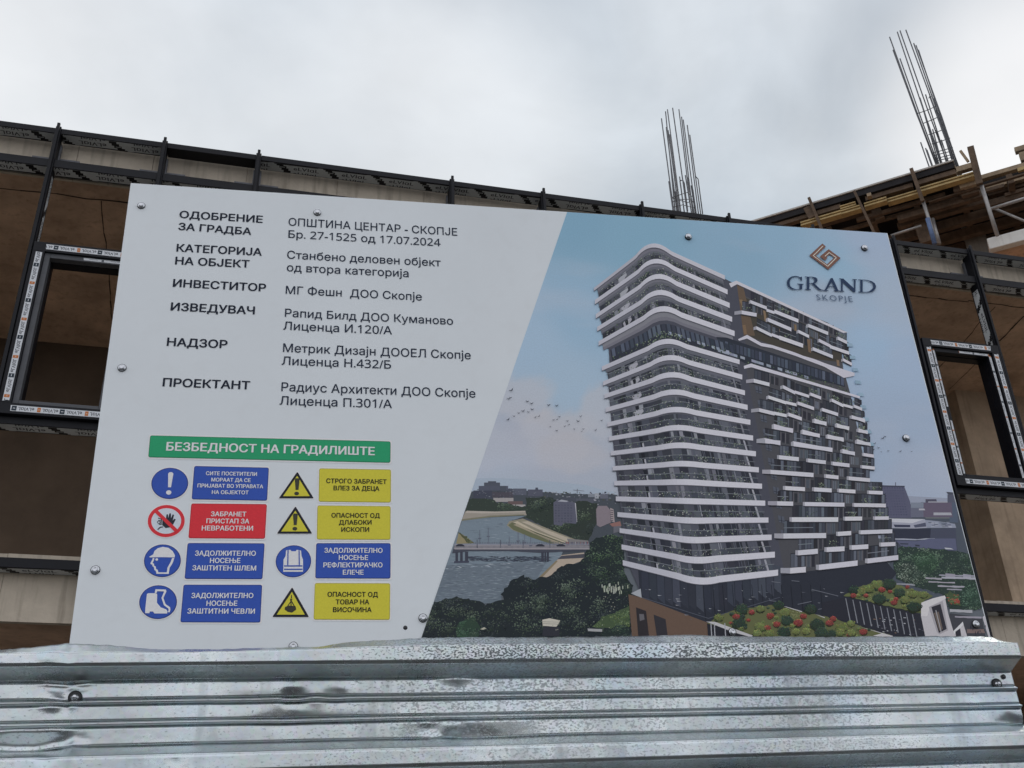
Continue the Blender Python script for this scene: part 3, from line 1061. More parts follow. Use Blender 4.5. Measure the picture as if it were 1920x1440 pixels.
TB = 14                                                       # base print layer of the towers
whole = [(1121, 545), (1221, 462), (1352, 520), (1392, 540), (1400, 700), (1470, 1075), (1480, 1100), (1470, 1190), (1340, 1192), (1200, 1110), (1176, 1055), (1160, 930), (1148, 820), (1139, 700), (1143, 690), (1141, 655), (1131, 645)]
paint(TB, whole, '41424d')
fl_list = [f for f in FL if f]
for i, fl in enumerate(fl_list):
    top, low = bandpath(fl, False), bandpath(fl, True)
    nxt = fl_list[i + 1] if i + 1 < len(fl_list) else None
    glassfloor = (i == 4)
    if nxt:
        nt_ = bandpath(nxt, False)

        def Q(s, t):
            # the recess is set in: leave a margin at both ends
            s2 = 0.03 + s * 0.955
            return tuple(lerp_path(low, s2).lerp(lerp_path(nt_, s2), t))
        # soffit of the balcony above: seen from below on the upper floors only
        sof = max(0.0, 0.62 - i * 0.055)
        if glassfloor:
            sof = 0.42
        if sof > 0.05:
            pts = [Q(s / 20, 0) for s in range(21)] + [Q(s / 20, sof * (0.75 if glassfloor else 1)) for s in range(20, -1, -1)]
            paint(TB + 1, pts, jit('66666f' if glassfloor else '5a5b65', 3))
            pts = [Q(s / 20, 0) for s in range(21)] + [Q(s / 20, sof * 0.45) for s in range(20, -1, -1)]
            paint(TB + 2, pts, jit('71717a' if glassfloor else '65656f', 3))
        if glassfloor:
            pts = [Q(s / 20, 0.45) for s in range(1, 20)] + [Q(s / 20, 0.98) for s in range(19, 0, -1)]
            paint(TB + 3, pts, '2a2d38')
            for m in range(26):
                s = 0.06 + m * 0.036
                paint(TB + 4, [Q(s, 0.45), Q(s + 0.024, 0.44), Q(s + 0.024, 0.8), Q(s, 0.8)], jit(random.choice(['3b4250', '323744', '4a5160', '454c5a']), 6))
                if m > 11 and random.random() < 0.6:
                    paint(TB + 5, [Q(s, 0.74), Q(s + 0.024, 0.73), Q(s + 0.024, 0.85), Q(s, 0.85)], jit('83899a', 8))
            for _ in range(160):
                s = random.gauss(0.45, 0.1) if random.random() < 0.6 else random.uniform(0.03, 0.97)
                if not 0.02 < s < 0.98:
                    continue
                p = Q(s, random.uniform(0.72, 0.97))
                r_ = random.uniform(0.7, 1.8)
                paint(TB + 6, [(p[0] - r_, p[1]), (p[0], p[1] - r_), (p[0] + r_, p[1]), (p[0], p[1] + r_)], jit(random.choice(['3f4d40', '5a6658', '2e3a33', '6f786a']), 8))
        else:
            t0 = sof
            # dark glazing bays, pale piers
            s = 0.01
            while s < 0.985:
                wd = random.uniform(0.025, 0.075)
                c_ = random.choice(['2b2d37', '34363f', '272932', '40424d', '30323c', '484a55', '52545f'])
                paint(TB + 3, [Q(s, t0), Q(min(0.99, s + wd), t0), Q(min(0.99, s + wd), 1), Q(s, 1)], jit(c_, 4))
                s += wd
            for m in range(random.randint(5, 8)):
                s = random.uniform(0.08, 0.93)
                wd = random.uniform(0.008, 0.03)
                paint(TB + 4, [Q(s, t0), Q(s + wd, t0), Q(s + wd, 1), Q(s, 1)], jit(random.choice(['6a6b75', '5b5c66', '777882', '50525c']), 5))
            for m in range(14):
                s = random.uniform(0.5, 0.95)
                paint(TB + 4, [Q(s, t0 + 0.05), Q(s + 0.004, t0 + 0.05), Q(s + 0.004, 1), Q(s, 1)], jit('4d505c', 6))
            # the lift of white consoles on the left face and the slim column at the right end
            paint(TB + 6, [Q(0.185, max(t0, .1)), Q(0.21, max(t0, .1)), Q(0.21, 1), Q(0.19, 1)], jit('1d1f27', 2))
            paint(TB + 6, [Q(0.17, 0.62), Q(0.235, 0.40 if i < 9 else 0.62), Q(0.24, 0.78), Q(0.215, 1), Q(0.175, 1)] if i < 9 else [Q(0.20, 0.62), Q(0.212, 0.6), Q(0.212, 1), Q(0.20, 1)], jit('8d8d97', 4))
            if i > 0:
                paint(TB + 6, [Q(0.94, 0.1), Q(0.953, 0.1), Q(0.957, 1), Q(0.944, 1)], jit('8b8b95' if i > 9 else '686973', 4))
            # glass balustrade with a rail, planting behind it
            if i > 3:
                for m in range(20):
                    a_, b_ = 0.02 + m * 0.0485, 0.02 + (m + 1) * 0.0485 - 0.004
                    if random.random() < 0.6:
                        paint(TB + 5, [Q(a_, 0.52), Q(b_, 0.52), Q(b_, 1), Q(a_, 1)], jit(random.choice(['3f434e', '4a4e58', '363a44']), 4))
            pts = [Q(s / 20, 0.5) for s in range(21)] + [Q(s / 20, 0.555) for s in range(20, -1, -1)]
            paint(TB + 7, pts, jit('62666f' if i > 4 else '484b55', 4))
            for _ in range(190):
                s = random.gauss(random.choice((0.1, 0.33, 0.45, 0.6, 0.7, 0.86)), 0.045) if random.random() < 0.8 else random.uniform(0.02, 0.97)
                if not 0.01 < s < 0.99:
                    continue
                p = Q(s, random.uniform(0.42, 0.98))
                r_ = random.uniform(0.6, 1.5)
                paint(TB + 8, [(p[0] - r_, p[1] + .3), (p[0] - .2, p[1] - r_), (p[0] + r_, p[1]), (p[0], p[1] + r_)], jit(random.choice(['3a463c', '2f3833', '525c54', '687268', '475449', '2b3030', '7b8078', '8a8b8c']), 8))
    # the white band itself, a little darker on the left face, rounded lower lip
    for a_ in range(40):
        q = [tuple(top[a_]), tuple(top[a_ + 1]), tuple(low[a_ + 1]), tuple(low[a_])]
        tone = 1 if a_ > 16 else 0
        cc = (178, 176, 186) if tone else (160, 159, 170)
        if 12 <= a_ <= 20:
            f = (a_ - 12) / 8
            cc = tuple(160 + f * 18 + d_ for d_ in (0, -1.5, 9))
        if i == 0:
            cc = tuple(x - 9 for x in cc)
        pic.poly([(*P(*p), 0.0006 + (TB + 10) * LAYER) for p in q], ink(cc))
    # soft grey underside line of the band
    pts = [tuple(low[s]) for s in range(41)] + [tuple(low[s] + Vector((0, 1.4))) for s in range(40, -1, -1)]
    paint(TB + 9, pts, '4e4f59')
# the shadowed seam between the towers
paint(TB - 1, [(1358, 540), (1388, 548), (1420, 690), (1482, 1090), (1440, 1090), (1390, 700)], '2c2c35')
# --- the wing with boxed balconies
B2 = conv_list((1340, 500), 4.0)
B4 = conv_list((1380, 780), 4.0)
wing = [(1366, 532), (1381, 530), (1574, 618), (1580, 690), (1594, 740), (1606, 800), (1623, 880), (1640, 980), (1654, 1045), (1660, 1075), (1480, 1100), (1455, 1075), (1395, 715), (1372, 590)]
paint(TB, wing, '434349')
paint(TB + 1, B2([(165, 140), (190, 140), (960, 495), (965, 530), (700, 440), (210, 215)]), '3a3a44')
paint(TB + 1, B2([(165, 140), (215, 165), (300, 520), (215, 520)]), '57493e')
paint(TB + 1, B2([(215, 230), (560, 380), (940, 560), (950, 720), (700, 690), (240, 520)]), '3c3833')
for q in ([(180, 250), (205, 250), (240, 330), (215, 330)], [(205, 440), (230, 440), (240, 510), (218, 510)], [(360, 330), (378, 335), (390, 420), (372, 410)], [(590, 430), (610, 440), (615, 540), (598, 530)],
          [(690, 545), (716, 552), (720, 650), (700, 640)], [(910, 700), (930, 705), (935, 750), (915, 745)], [(830, 510), (900, 540), (900, 555), (830, 525)], [(480, 470), (590, 510), (590, 525), (480, 490)]):
    paint(TB + 3, B2(q), jit('6d5a48', 6))
paint(TB + 6, B2([(105, 130), (160, 108), (970, 487), (1000, 495), (960, 500), (165, 135), (120, 160)]), 'b0adb6')
paint(TB + 2, B2([(10, 530), (90, 535), (190, 570), (960, 830), (975, 905), (880, 880), (220, 725), (60, 640)]), '272b35')
for m in range(34):
    x = 20 + m * 28
    y = 545 + (x - 20) * 0.305
    paint(TB + 3, B2([(x, y), (x + 21, y + 6), (x + 22, y + 70), (x + 1, y + 62)]), jit(random.choice(['3c4352', '343a48', '4a5263', '2d323e']), 6))
    if random.random() < 0.5 and m < 24:
        paint(TB + 4, B2([(x + 2, y + 75), (x + 36, y + 86), (x + 36, y + 106), (x + 2, y + 94)]), jit('7f8595', 10))
for _ in range(150):
    x = random.gauss(640, 70) if random.random() < .5 else random.uniform(60, 1000)
    y = 650 + (x - 60) * 0.27 + random.uniform(0, 40)
    s = random.uniform(2, 7)
    paint(TB + 5, B2([(x - s, y), (x, y - s), (x + s, y), (x, y + s)]), jit(random.choice(['414e42', '55624f', '2f3a34']), 8))
BX2 = [(145, 340, 200, 312, 352, 28), (253, 262, 265, 388, 302, 25), (385, 318, 0, 445, 338, 22), (445, 325, 0, 625, 397, 28), (380, 395, 396, 572, 462, 28), (288, 458, 310, 425, 507, 25), (425, 502, 0, 485, 525, 22),
       (482, 520, 0, 660, 582, 30), (682, 440, 700, 848, 492, 26), (610, 485, 625, 705, 516, 24), (768, 552, 780, 865, 587, 25), (860, 590, 0, 1005, 640, 25), (908, 535, 920, 990, 560, 25), (720, 615, 735, 883, 667, 26), (945, 698, 960, 1026, 725, 22),
       (232, 852, 290, 408, 874, 28), (488, 900, 510, 600, 937, 26), (598, 932, 0, 705, 966, 22), (703, 955, 715, 795, 977, 24), (383, 977, 400, 532, 1012, 25), (530, 1010, 0, 612, 1030, 22), (608, 1022, 620, 742, 1056, 25),
       (858, 1000, 875, 962, 1035, 24), (960, 1030, 0, 1032, 1050, 20), (1030, 1046, 1042, 1102, 1062, 22), (270, 1072, 330, 446, 1092, 28), (444, 1090, 0, 537, 1110, 24), (535, 1105, 550, 650, 1132, 27),
       (788, 1070, 803, 922, 1100, 25), (730, 1150, 745, 835, 1174, 24), (1010, 1125, 1025, 1125, 1152, 22), (424, 1190, 440, 583, 1224, 28), (640, 1232, 655, 783, 1260, 26), (828, 1268, 843, 965, 1292, 25),
       (897, 1185, 910, 1003, 1210, 22), (1058, 1222, 1075, 1142, 1240, 20), (1050, 1305, 1065, 1166, 1330, 20), (312, 1296, 370, 490, 1314, 30), (568, 1320, 585, 880, 1366, 28), (940, 1378, 955, 1048, 1396, 24)]
BX4 = [(264, 72, 280, 425, 97, 30), (568, 28, 582, 676, 47, 28), (738, 64, 752, 846, 82, 26), (848, 2, 862, 962, 22, 22), (480, 112, 495, 625, 137, 28), (668, 145, 682, 803, 165, 28), (898, 100, 912, 985, 114, 24),
       (150, 178, 215, 330, 188, 30), (410, 200, 428, 720, 242, 30), (778, 256, 792, 888, 272, 26), (888, 188, 902, 1002, 202, 24), (304, 297, 320, 468, 312, 30), (522, 322, 537, 670, 337, 28), (708, 345, 722, 848, 360, 28),
       (940, 280, 952, 1030, 292, 24), (193, 406, 255, 578, 430, 32), (656, 440, 670, 765, 450, 28), (826, 456, 842, 1002, 470, 28), (928, 372, 942, 1038, 382, 24), (348, 528, 366, 514, 537, 30), (566, 538, 582, 714, 546, 30),
       (754, 548, 768, 892, 556, 28), (978, 562, 992, 1097, 566, 26), (235, 642, 305, 425, 645, 32), (497, 648, 512, 810, 653, 30), (868, 656, 882, 1120, 660, 28), (397, 762, 415, 763, 762, 35), (800, 758, 815, 942, 757, 30),
       (1022, 756, 1038, 1142, 755, 26), (283, 884, 352, 672, 880, 38), (746, 871, 760, 860, 865, 32), (916, 860, 930, 1168, 852, 30), (441, 1010, 462, 610, 998, 38), (658, 987, 676, 810, 980, 36), (846, 972, 864, 988, 965, 34),
       (1068, 952, 1082, 1192, 947, 30), (330, 1142, 402, 520, 1133, 42), (595, 1118, 618, 908, 1085, 40), (963, 1072, 982, 1213, 1045, 36)]
for conv, BX in ((B2, BX2), (B4, BX4)):
    for (x0, y0, xc, x1, y1, h) in BX:
        fx = xc if xc else x0
        extra = random.random()
        yc = y0 - (8 if xc and conv is B2 and y1 > y0 + 10 else 0) if xc else y0
        sl_ = (y1 - yc) / (x1 - fx)
        # recess with dark glass, mullions and a glazed rail above the box
        hh = h * 2.6

        def W(x, dy):
            return (x, yc + (x - fx) * sl_ - dy)
        paint(TB + 4, conv([W(fx + 4, 0), W(x1 - 3, 0), W(x1 - 3, hh), W(fx + 4, hh)]), jit('24262f', 4))
        n_ = max(2, int((x1 - fx) / 24))
        for m in range(n_):
            xa = fx + 6 + (x1 - fx - 12) * m / n_
            xb = fx + 6 + (x1 - fx - 12) * (m + 1) / n_ - 3
            paint(TB + 5, conv([W(xa, 4), W(xb, 4), W(xb, hh - 6), W(xa, hh - 6)]), jit(random.choice(['2b2d36', '383c46', '484d58', '313239', '555a66', '27272d']), 5))
        if random.random() < 0.7:
            paint(TB + 6, conv([W(fx + 2, h * 1.05), W(fx + (x1 - fx) * .7, h * 1.05), W(fx + (x1 - fx) * .7, h * 1.2), W(fx + 2, h * 1.2)]), jit('666b74', 6))
        for _ in range(random.choice((0, 0, 4, 12, 26))):
            x = random.gauss(fx + (x1 - fx) * 0.4, 20)
            y = W(x, random.uniform(2, h * 1.3))[1]
            s = random.uniform(2, 6)
            paint(TB + 7, conv([(x - s, y), (x, y - s), (x + s, y), (x, y + s)]), jit(random.choice(['4b574a', '5f6a5c', '37423a', '727a6b']), 8))
        for q_ in range(2 if inside(conv([(x1 + 85, y1 - 20)])[0], wing) else 0):                                     # plain windows and grey piers beside the balcony
            xa = x1 + 10 + q_ * 34
            paint(TB + 2, conv([W(xa, -4), W(xa + 24, -4), W(xa + 24, hh * 0.75), W(xa, hh * 0.75)]), jit(random.choice(['2b2c34', '4a4f59', '5a5e68', '313239']), 5))
            paint(TB + 3, conv([W(xa + 11, -4), W(xa + 13, -4), W(xa + 13, hh * 0.75), W(xa + 11, hh * 0.75)]), jit('23252d', 3))
            paint(TB + 2, conv([W(xa - 9, -8), W(xa - 3, -8), W(xa - 3, hh), W(xa - 9, hh)]), jit('54535a', 4))
        paint(TB + 8, conv([W(x0 + 6, -h - 1), W(x1, -h), W(x1 - 6, -h - 7), W(x0 + 14, -h - 8)]), '22232b')
        paint(TB + 9, conv([W(fx, 0), W(x1, 0), W(x1, -h), W(fx, -h)]), jit('b1afb9', 4))
        if xc:
            paint(TB + 10, conv([(x0, y0), (fx, yc), (fx, yc + h), (x0, y0 + h * 0.92)]), jit('8b8a94', 4))
paint(TB + 9, B2([(172, 548), (240, 515), (345, 575), (430, 592), (600, 648), (660, 672), (740, 695), (830, 730), (945, 768), (1045, 800), (1045, 822), (965, 838), (820, 755), (600, 672), (430, 615), (345, 600), (240, 543), (180, 560)]), 'aeabb6')
paint(TB + 9, B2([(215, 748), (270, 730), (1085, 975), (1085, 992), (270, 758), (218, 770)]), 'b1aeb9')
for y in range(9):                                              # glazed ends of the balconies on the far edge
    p = B2([(1000 + y * 20, 575 + y * 93)])[0]
    paint(TB + 8, [(p[0] - 3, p[1]), (p[0] + 7, p[1] + 1), (p[0] + 9, p[1] + 7), (p[0] - 2, p[1] + 7)], jit('7d93a6', 5))
for j in range(11):                                             # narrow windows in the dark gable strip
    x, y = 300 + j * 19, 895 + j * 108
    paint(TB + 5, B2([(x, y), (x + 46, y + 10), (x + 52, y + 62), (x + 8, y + 50)]), '4a4e5a')
    paint(TB + 6, B2([(x + 22, y + 5), (x + 26, y + 6), (x + 31, y + 57), (x + 27, y + 56)]), '24262f')
    paint(TB + 6, B2([(x + 6, y + 34), (x + 50, y + 44), (x + 50, y + 48), (x + 6, y + 38)]), '24262f')
# podium glazing
B6 = conv_list((1300, 980), 4.8)
B3 = conv_list((1100, 780), 3.429)
paint(TB + 1, [(1196, 1068), (1310, 1098), (1455, 1078), (1600, 1062), (1660, 1052), (1680, 1075), (1640, 1130), (1600, 1205), (1330, 1205), (1325, 1180), (1200, 1125)], '272a34')
for m in range(18):
    x0 = 350 + m * 50
    yt = 1000 + min(1, m / 8) * 85 if m < 9 else 1085 - (m - 8) * 14
    paint(TB + 2, B3([(x0, yt), (x0 + 44, yt + 9), (x0 + 52, yt + 190), (x0 + 4, yt + 150)]), jit(random.choice(['2e323d', '333743', '292c36', '3a3e4a']), 3))
for x in range(13):
    xa = 80 + x * 88
    paint(TB + 4, B6([(xa, 560), (xa + 4, 560), (xa + 34, 900), (xa + 29, 900)]), '191b22')
paint(TB + 4, B3([(350, 1165), (780, 1300), (1240, 1165), (1240, 1169), (780, 1305), (350, 1170)]), '444854')
for _ in range(60):
    x, y = random.uniform(360, 1700), random.uniform(1090, 1320)
    p = B3([(x, y)])[0]
    if inside(p, [(1200, 1075), (1310, 1105), (1600, 1070), (1600, 1150), (1400, 1190), (1320, 1180), (1200, 1120)]):
        paint(TB + 5, [(p[0], p[1]), (p[0] + random.uniform(2, 10), p[1] + 1), (p[0] + 2, p[1] + 1.8)], jit(random.choice(['6b6e78', '494d58', '8a8d95']), 6))
for (x0, y0, x1, y1) in [(700, 530, 780, 540), (880, 522, 950, 528), (680, 700, 740, 708), (935, 735, 1060, 708), (1060, 600, 1300, 660), (1120, 780, 1300, 742)]:
    paint(TB + 6, B6([(x0, y0), (x1, y1), (x1, y1 + 6), (x0, y0 + 6)]), '5e616c')
# brown plinth on the left
paint(TB + 5, B3([(266, 1148), (345, 1168), (775, 1330), (778, 1425), (290, 1425)]), '59483f')
paint(TB + 6, B3([(315, 1232), (380, 1255), (400, 1425), (330, 1425)]), '29262a')
paint(TB + 6, B3([(428, 1278), (505, 1308), (520, 1425), (450, 1425)]), '2b2a30')
paint(TB + 7, B3([(335, 1275), (365, 1275), (370, 1310), (340, 1320)]), '58565c')
paint(TB + 6, B3([(282, 1142), (345, 1112), (352, 1170), (318, 1158)]), '8d9098')
# roof gardens
SH = [('6e3431', '5b2b29', '84443f'), ('28352d', '334036', '1e2824'), ('585f3b', '687042', '485234'), ('2d3b31', '3a493d', '242f29'), ('5f663f', '4f5836', '727848')]


def shrub(layer, x, y, r, kind):
    """printed shrub: dark foot, ragged crown, leaf flecks that lighten towards the top"""
    base, t1, t2 = SH[kind]
    r = r * 0.8 if kind == 0 else r
    for n_, (oy, sc, cc) in enumerate(((0.28 * r, 1.04, '23291f'), (0, 1.0, base))):
        pts = [(x + sc * r * math.cos(a) * random.uniform(0.72, 1.12), y + oy + 0.72 * sc * r * math.sin(a) * random.uniform(0.72, 1.12)) for a in [i * 0.35 for i in range(18)]]
        paint(layer + n_, pts, jit(cc, 6))
    for _ in range(int(34 + r * 13)):
        a, q = random.random() * 6.28, r * math.sqrt(random.random()) * 1.08
        p = (x + q * math.cos(a), y + 0.75 * q * math.sin(a))
        s = random.uniform(0.35, 1.05)
        up = -math.sin(a) * q / r
        c = hexc(random.choice((t1, t2, base)))
        c = tuple(max(6, v * (1 + 0.30 * up) + random.uniform(-13, 15)) for v in c)
        paint(layer + 2, [(p[0] - s, p[1]), (p[0] - s * .2, p[1] - s), (p[0] + s, p[1] + s * .2), (p[0], p[1] + s * .8)], ink(c))


GA = B6([(120, 905), (330, 800), (700, 740), (820, 765), (1130, 835), (1460, 920), (1780, 1020), (1780, 1075), (520, 1060), (400, 985)])
foliage(TB + 9, GA, '55583c', ['5f6240', '4b4f37', '6a6c48', '424a34'], 260, 1.8, 1.2)
paint(TB + 11, B6([(110, 893), (190, 895), (530, 1018), (520, 1035), (360, 990)]), 'a3a1a6')
paint(TB + 11, B6([(805, 755), (830, 758), (975, 800), (970, 808)]), 'a3a1a6')
paint(TB + 11, B6([(1090, 825), (1180, 855), (1175, 862)]), 'a3a1a6')
paint(TB + 11, B6([(1480, 935), (1790, 1022), (1785, 1050), (1610, 1020), (1690, 1000)]), 'aaa7ab')
paint(TB + 10, B6([(120, 910), (500, 1030), (500, 1075), (130, 1060)]), '22232b')
for xx in (150, 180, 275):
    paint(TB + 11, B6([(xx, 905), (xx + 8, 908), (xx + 18, 1060), (xx + 8, 1060)]), '8f9098')
for (x, y, r, kd) in [(225, 855, 50, 2), (380, 850, 45, 0), (430, 780, 70, 3), (520, 810, 38, 0), (410, 905, 75, 1), (490, 880, 25, 0), (600, 780, 45, 2), (690, 840, 45, 0), (760, 745, 55, 1), (600, 940, 60, 2), (665, 950, 42, 0), (745, 918, 48, 0),
                      (835, 880, 65, 3), (820, 810, 55, 2), (940, 905, 60, 0), (985, 845, 42, 0), (810, 985, 70, 1), (1050, 780, 62, 1), (1110, 915, 75, 1), (1220, 905, 50, 0), (1255, 868, 42, 0), (1150, 990, 70, 3), (1330, 945, 60, 2), (1415, 910, 40, 4),
                      (1320, 990, 50, 4), (1420, 995, 45, 4), (1525, 985, 48, 0), (1240, 1000, 50, 1), (680, 1000, 50, 2), (570, 1000, 45, 4), (920, 985, 40, 4), (1010, 980, 45, 4)]:
    p = B6([(x, y)])[0]
    shrub(TB + 12, p[0], p[1], r / 5.4, kd)
for _ in range(60):
    p = (random.uniform(1340, 1660), random.uniform(1135, 1195))
    if inside(p, GA):
        shrub(TB + 10, p[0], p[1], random.uniform(2.5, 5.5), random.choice((1, 2, 2, 3, 4, 4, 0)))
GB = A7([(165, 1030), (290, 960), (430, 915), (600, 955), (830, 1030), (745, 1085), (745, 1165), (500, 1110)])
foliage(TB + 9, GB, '565c3d', ['656b43', '4b5337', '737748'], 160, 1.8, 1.2)
for (x, y, r, kd) in [(240, 985, 45, 1), (235, 1030, 30, 0), (330, 1030, 26, 0), (350, 980, 45, 2), (420, 950, 45, 2), (450, 985, 36, 0), (510, 1000, 22, 0), (580, 1005, 50, 3), (430, 1050, 58, 1), (540, 1080, 36, 0), (555, 1055, 26, 0), (620, 1060, 42, 2), (690, 1110, 58, 1), (680, 1020, 40, 2), (500, 940, 60, 1),
                      (640, 965, 22, 0), (760, 1020, 40, 2), (300, 1000, 36, 2)]:
    p = A7([(x, y)])[0]
    shrub(TB + 12, p[0], p[1], r / 4.6, kd)
for _ in range(50):
    p = (random.uniform(1580, 1750), random.uniform(1085, 1155))
    if inside(p, GB):
        shrub(TB + 10, p[0], p[1], random.uniform(2.5, 5), random.choice((1, 2, 2, 3, 4, 4)))
# glazed front under the second garden, furniture behind it, white entrance
paint(TB + 8, A7([(170, 1045), (500, 1115), (745, 1170), (770, 1340), (530, 1340), (250, 1240), (0, 1180), (0, 1080)]), '25262f')
for m in range(11):
    x = 175 + m * 54 - m * m * 0.4
    y = 1048 + m * 12
    paint(TB + 10, A7([(x, y), (x + 7, y + 2), (x + 42, y + 175), (x + 34, y + 175)]), '70727b')
for _ in range(34):
    x, y = random.uniform(320, 750), random.uniform(1180, 1330)
    s = random.uniform(5, 22)
    paint(TB + 9, A7([(x, y), (x + s, y + 2), (x + s, y + 8), (x, y + 6)]), jit(random.choice(['8b8d95', '4b4c56', '6d5a52', '9a9ba2', '34353d']), 8))
paint(TB + 11, A7([(745, 1082), (830, 1050), (920, 1028), (945, 1160), (985, 1295), (1055, 1225), (1090, 1340), (775, 1340), (742, 1180)]), 'a7a3a9')
paint(TB + 12, A7([(745, 1082), (830, 1050), (920, 1028), (930, 1050), (810, 1110), (790, 1185), (742, 1180)]), 'b5b1b5')
paint(TB + 12, A7([(800, 1115), (905, 1070), (945, 1290), (880, 1320), (860, 1300)]), '8f8b92')
paint(TB + 13, A7([(820, 1115), (888, 1092), (935, 1280), (876, 1310)]), '2b2a32')
paint(TB + 14, A7([(838, 1160), (875, 1150), (905, 1280), (880, 1295)]), '5d534f')
paint(TB + 14, A7([(850, 1140), (856, 1138), (896, 1300), (890, 1302)]), '8c8b91')
paint(TB + 13, A7([(1000, 1300), (1035, 1275), (1045, 1340), (1005, 1340)]), '2b2b34')
paint(TB + 12, A7([(985, 1295), (1055, 1225), (1062, 1245), (990, 1320)]), 'bab6ba')
# birds
BIRDS = [(958, 732, 5), (953, 748, 4), (957, 746, 3), (988, 753, 4), (996, 757, 4), (1028, 760, 4), (1043, 761, 4), (997, 768, 4), (980, 771, 4), (990, 773, 3), (972, 775, 3), (963, 781, 3), (952, 787, 4), (1003, 783, 3), (1010, 781, 3), (1037, 788, 3), (1048, 782, 3), (1044, 787, 2.5),
         (1063, 790, 3), (1083, 790, 4), (1066, 797, 2.5), (1058, 800, 2.5), (1076, 805, 2.5), (1043, 808, 3), (1093, 805, 2.5), (1116, 807, 3), (1127, 789, 3), (1031, 801, 2.5), (1090, 810, 2), (1088, 781, 3),
         (1654, 822, 4), (1639, 832, 3), (1646, 840, 3), (1637, 843, 3), (1664, 846, 2.5), (1687, 847, 3), (1708, 847, 2), (1658, 819, 3), (1651, 848, 2)]
for (x, y, s) in BIRDS:
    t_ = random.uniform(-0.5, 0.5)
    q = [(-1, -0.25), (-0.3, -0.1), (0, 0.15), (0.35, -0.2), (1, -0.45), (0.45, 0.2), (0.05, 0.5), (-0.4, 0.15)]
    paint(TB + 13, [(x + s * (a * math.cos(t_) - b * math.sin(t_)), y + s * (a * math.sin(t_) + b * math.cos(t_))) for a, b in q], '31343f')
pic.build('tower_picture', M_PHOTO, board, colors=True)

# --- developer's emblem and name on the picture
lg = MB()
A8 = conv_list((1420, 430), 6.857)
ZL = 0.0036


def thick(mb, pts, wd, colr, z, cut=True):
    q = [Vector(P(*p)) for p in pts]
    wpx = (P(1545 + wd, 490) - P(1545, 490)).length / 2
    left, right = [], []
    for i, p in enumerate(q):
        d0 = (q[i] - q[i - 1]).normalized() if i else None
        d1 = (q[i + 1] - q[i]).normalized() if i + 1 < len(q) else None
        d = d0 if d1 is None else d1 if d0 is None else (d0 + d1).normalized()
        nrm = Vector((-d.y, d.x))
        sc = 1.0
        if d0 is not None and d1 is not None:
            sc = 1 / max(0.35, nrm.dot(Vector((-d0.y, d0.x))))
        left.append(p + nrm * wpx * sc)
        right.append(p - nrm * wpx * sc)
    for i in range(len(q) - 1):
        mb.poly([(*right[i], z), (*right[i + 1], z), (*left[i + 1], z), (*left[i], z)], colr)


spiral = A8([(852, 210), (703, 347), (898, 492), (1022, 374), (916, 296), (838, 362), (880, 392)])
thick(lg, spiral, 54 / 6.857, ink('684a42'), ZL)
thick(lg, A8([(838, 222), (712, 348), (898, 484), (1008, 374), (916, 308), (862, 356)]), 9 / 6.857, ink('c5b2ab'), ZL + 0.0003)


def serif(mb, ch, quad, colr, z):
    """a capital of a classical serif face drawn in a unit box and laid into quad (bl, br, tr, tl)"""
    S = {
        'R': [[(0, 0), (.34, 0), (.34, .045), (.25, .06), (.25, .94), (.34, .955), (.34, 1), (0, 1), (0, .955), (.11, .94), (.11, .06), (0, .045)],
              [(.25, 1), (.42, 1), (.60, .95), (.68, .84), (.69, .72), (.63, .58), (.50, .50), (.36, .465), (.25, .46), (.25, .51), (.36, .515), (.46, .56), (.52, .66), (.52, .78), (.46, .89), (.36, .945), (.25, .95)],
              [(.36, .49), (.52, .50), (.78, .16), (.88, .07), (1, .04), (1, 0), (.80, 0), (.70, .06)]],
        'A': [[(0, 0), (.30, 0), (.30, .04), (.20, .06), (.53, .80), (.50, 1), (.44, 1), (.10, .10), (.06, .06), (0, .04)],
              [(.50, 1), (.56, 1), (.90, .08), (1, .045), (1, 0), (.62, 0), (.62, .045), (.72, .07), (.44, .86)],
              [(.25, .36), (.64, .36), (.64, .31), (.23, .31)]],
        'N': [[(0, 0), (.28, 0), (.28, .04), (.20, .06), (.19, .9), (.10, .93), (.10, .06), (0, .04)],
              [(0, 1), (.23, 1), (.86, .25), (.86, 0), (.80, 0), (.12, .83), (.08, .93), (0, .955)],
              [(.72, 1), (1, 1), (1, .955), (.91, .94), (.91, .02), (.82, .0), (.82, .94), (.72, .955)]],
        'D': [[(0, 0), (.26, 0), (.24, .05), (.24, .95), (.26, 1), (0, 1), (0, .955), (.11, .94), (.11, .06), (0, .045)],
              [(.24, 1), (.48, 1), (.72, .93), (.90, .76), (.97, .53), (.93, .30), (.80, .12), (.62, .03), (.42, 0), (.24, 0), (.24, .05), (.42, .055), (.58, .10), (.70, .22), (.81, .42), (.81, .60), (.74, .79), (.58, .90), (.42, .945), (.24, .95)]],
        'G': [[(.90, .97), (.86, .97), (.80, .925), (.66, .99), (.50, 1.01), (.30, .96), (.12, .82), (.02, .62), (.01, .42), (.08, .20), (.24, .04), (.46, -.02), (.68, .0), (.92, .06), (.92, .36), (1, .40), (1, .445), (.62, .445), (.62, .40), (.76, .37),
               (.76, .07), (.64, .035), (.50, .04), (.34, .11), (.21, .24), (.165, .45), (.19, .66), (.29, .84), (.46, .93), (.62, .93), (.76, .85), (.86, .66), (.90, .66)]],
    }
    bl, br, tr, tl = [P(*p) for p in quad]
    for pl in S[ch]:
        pts = []
        for x, y in pl:
            p = (bl * (1 - x) + br * x) * (1 - y) + (tl * (1 - x) + tr * x) * y
            pts.append((p.x, p.y, z + random.random() * 0.0002))
        mb.poly(pts, colr)


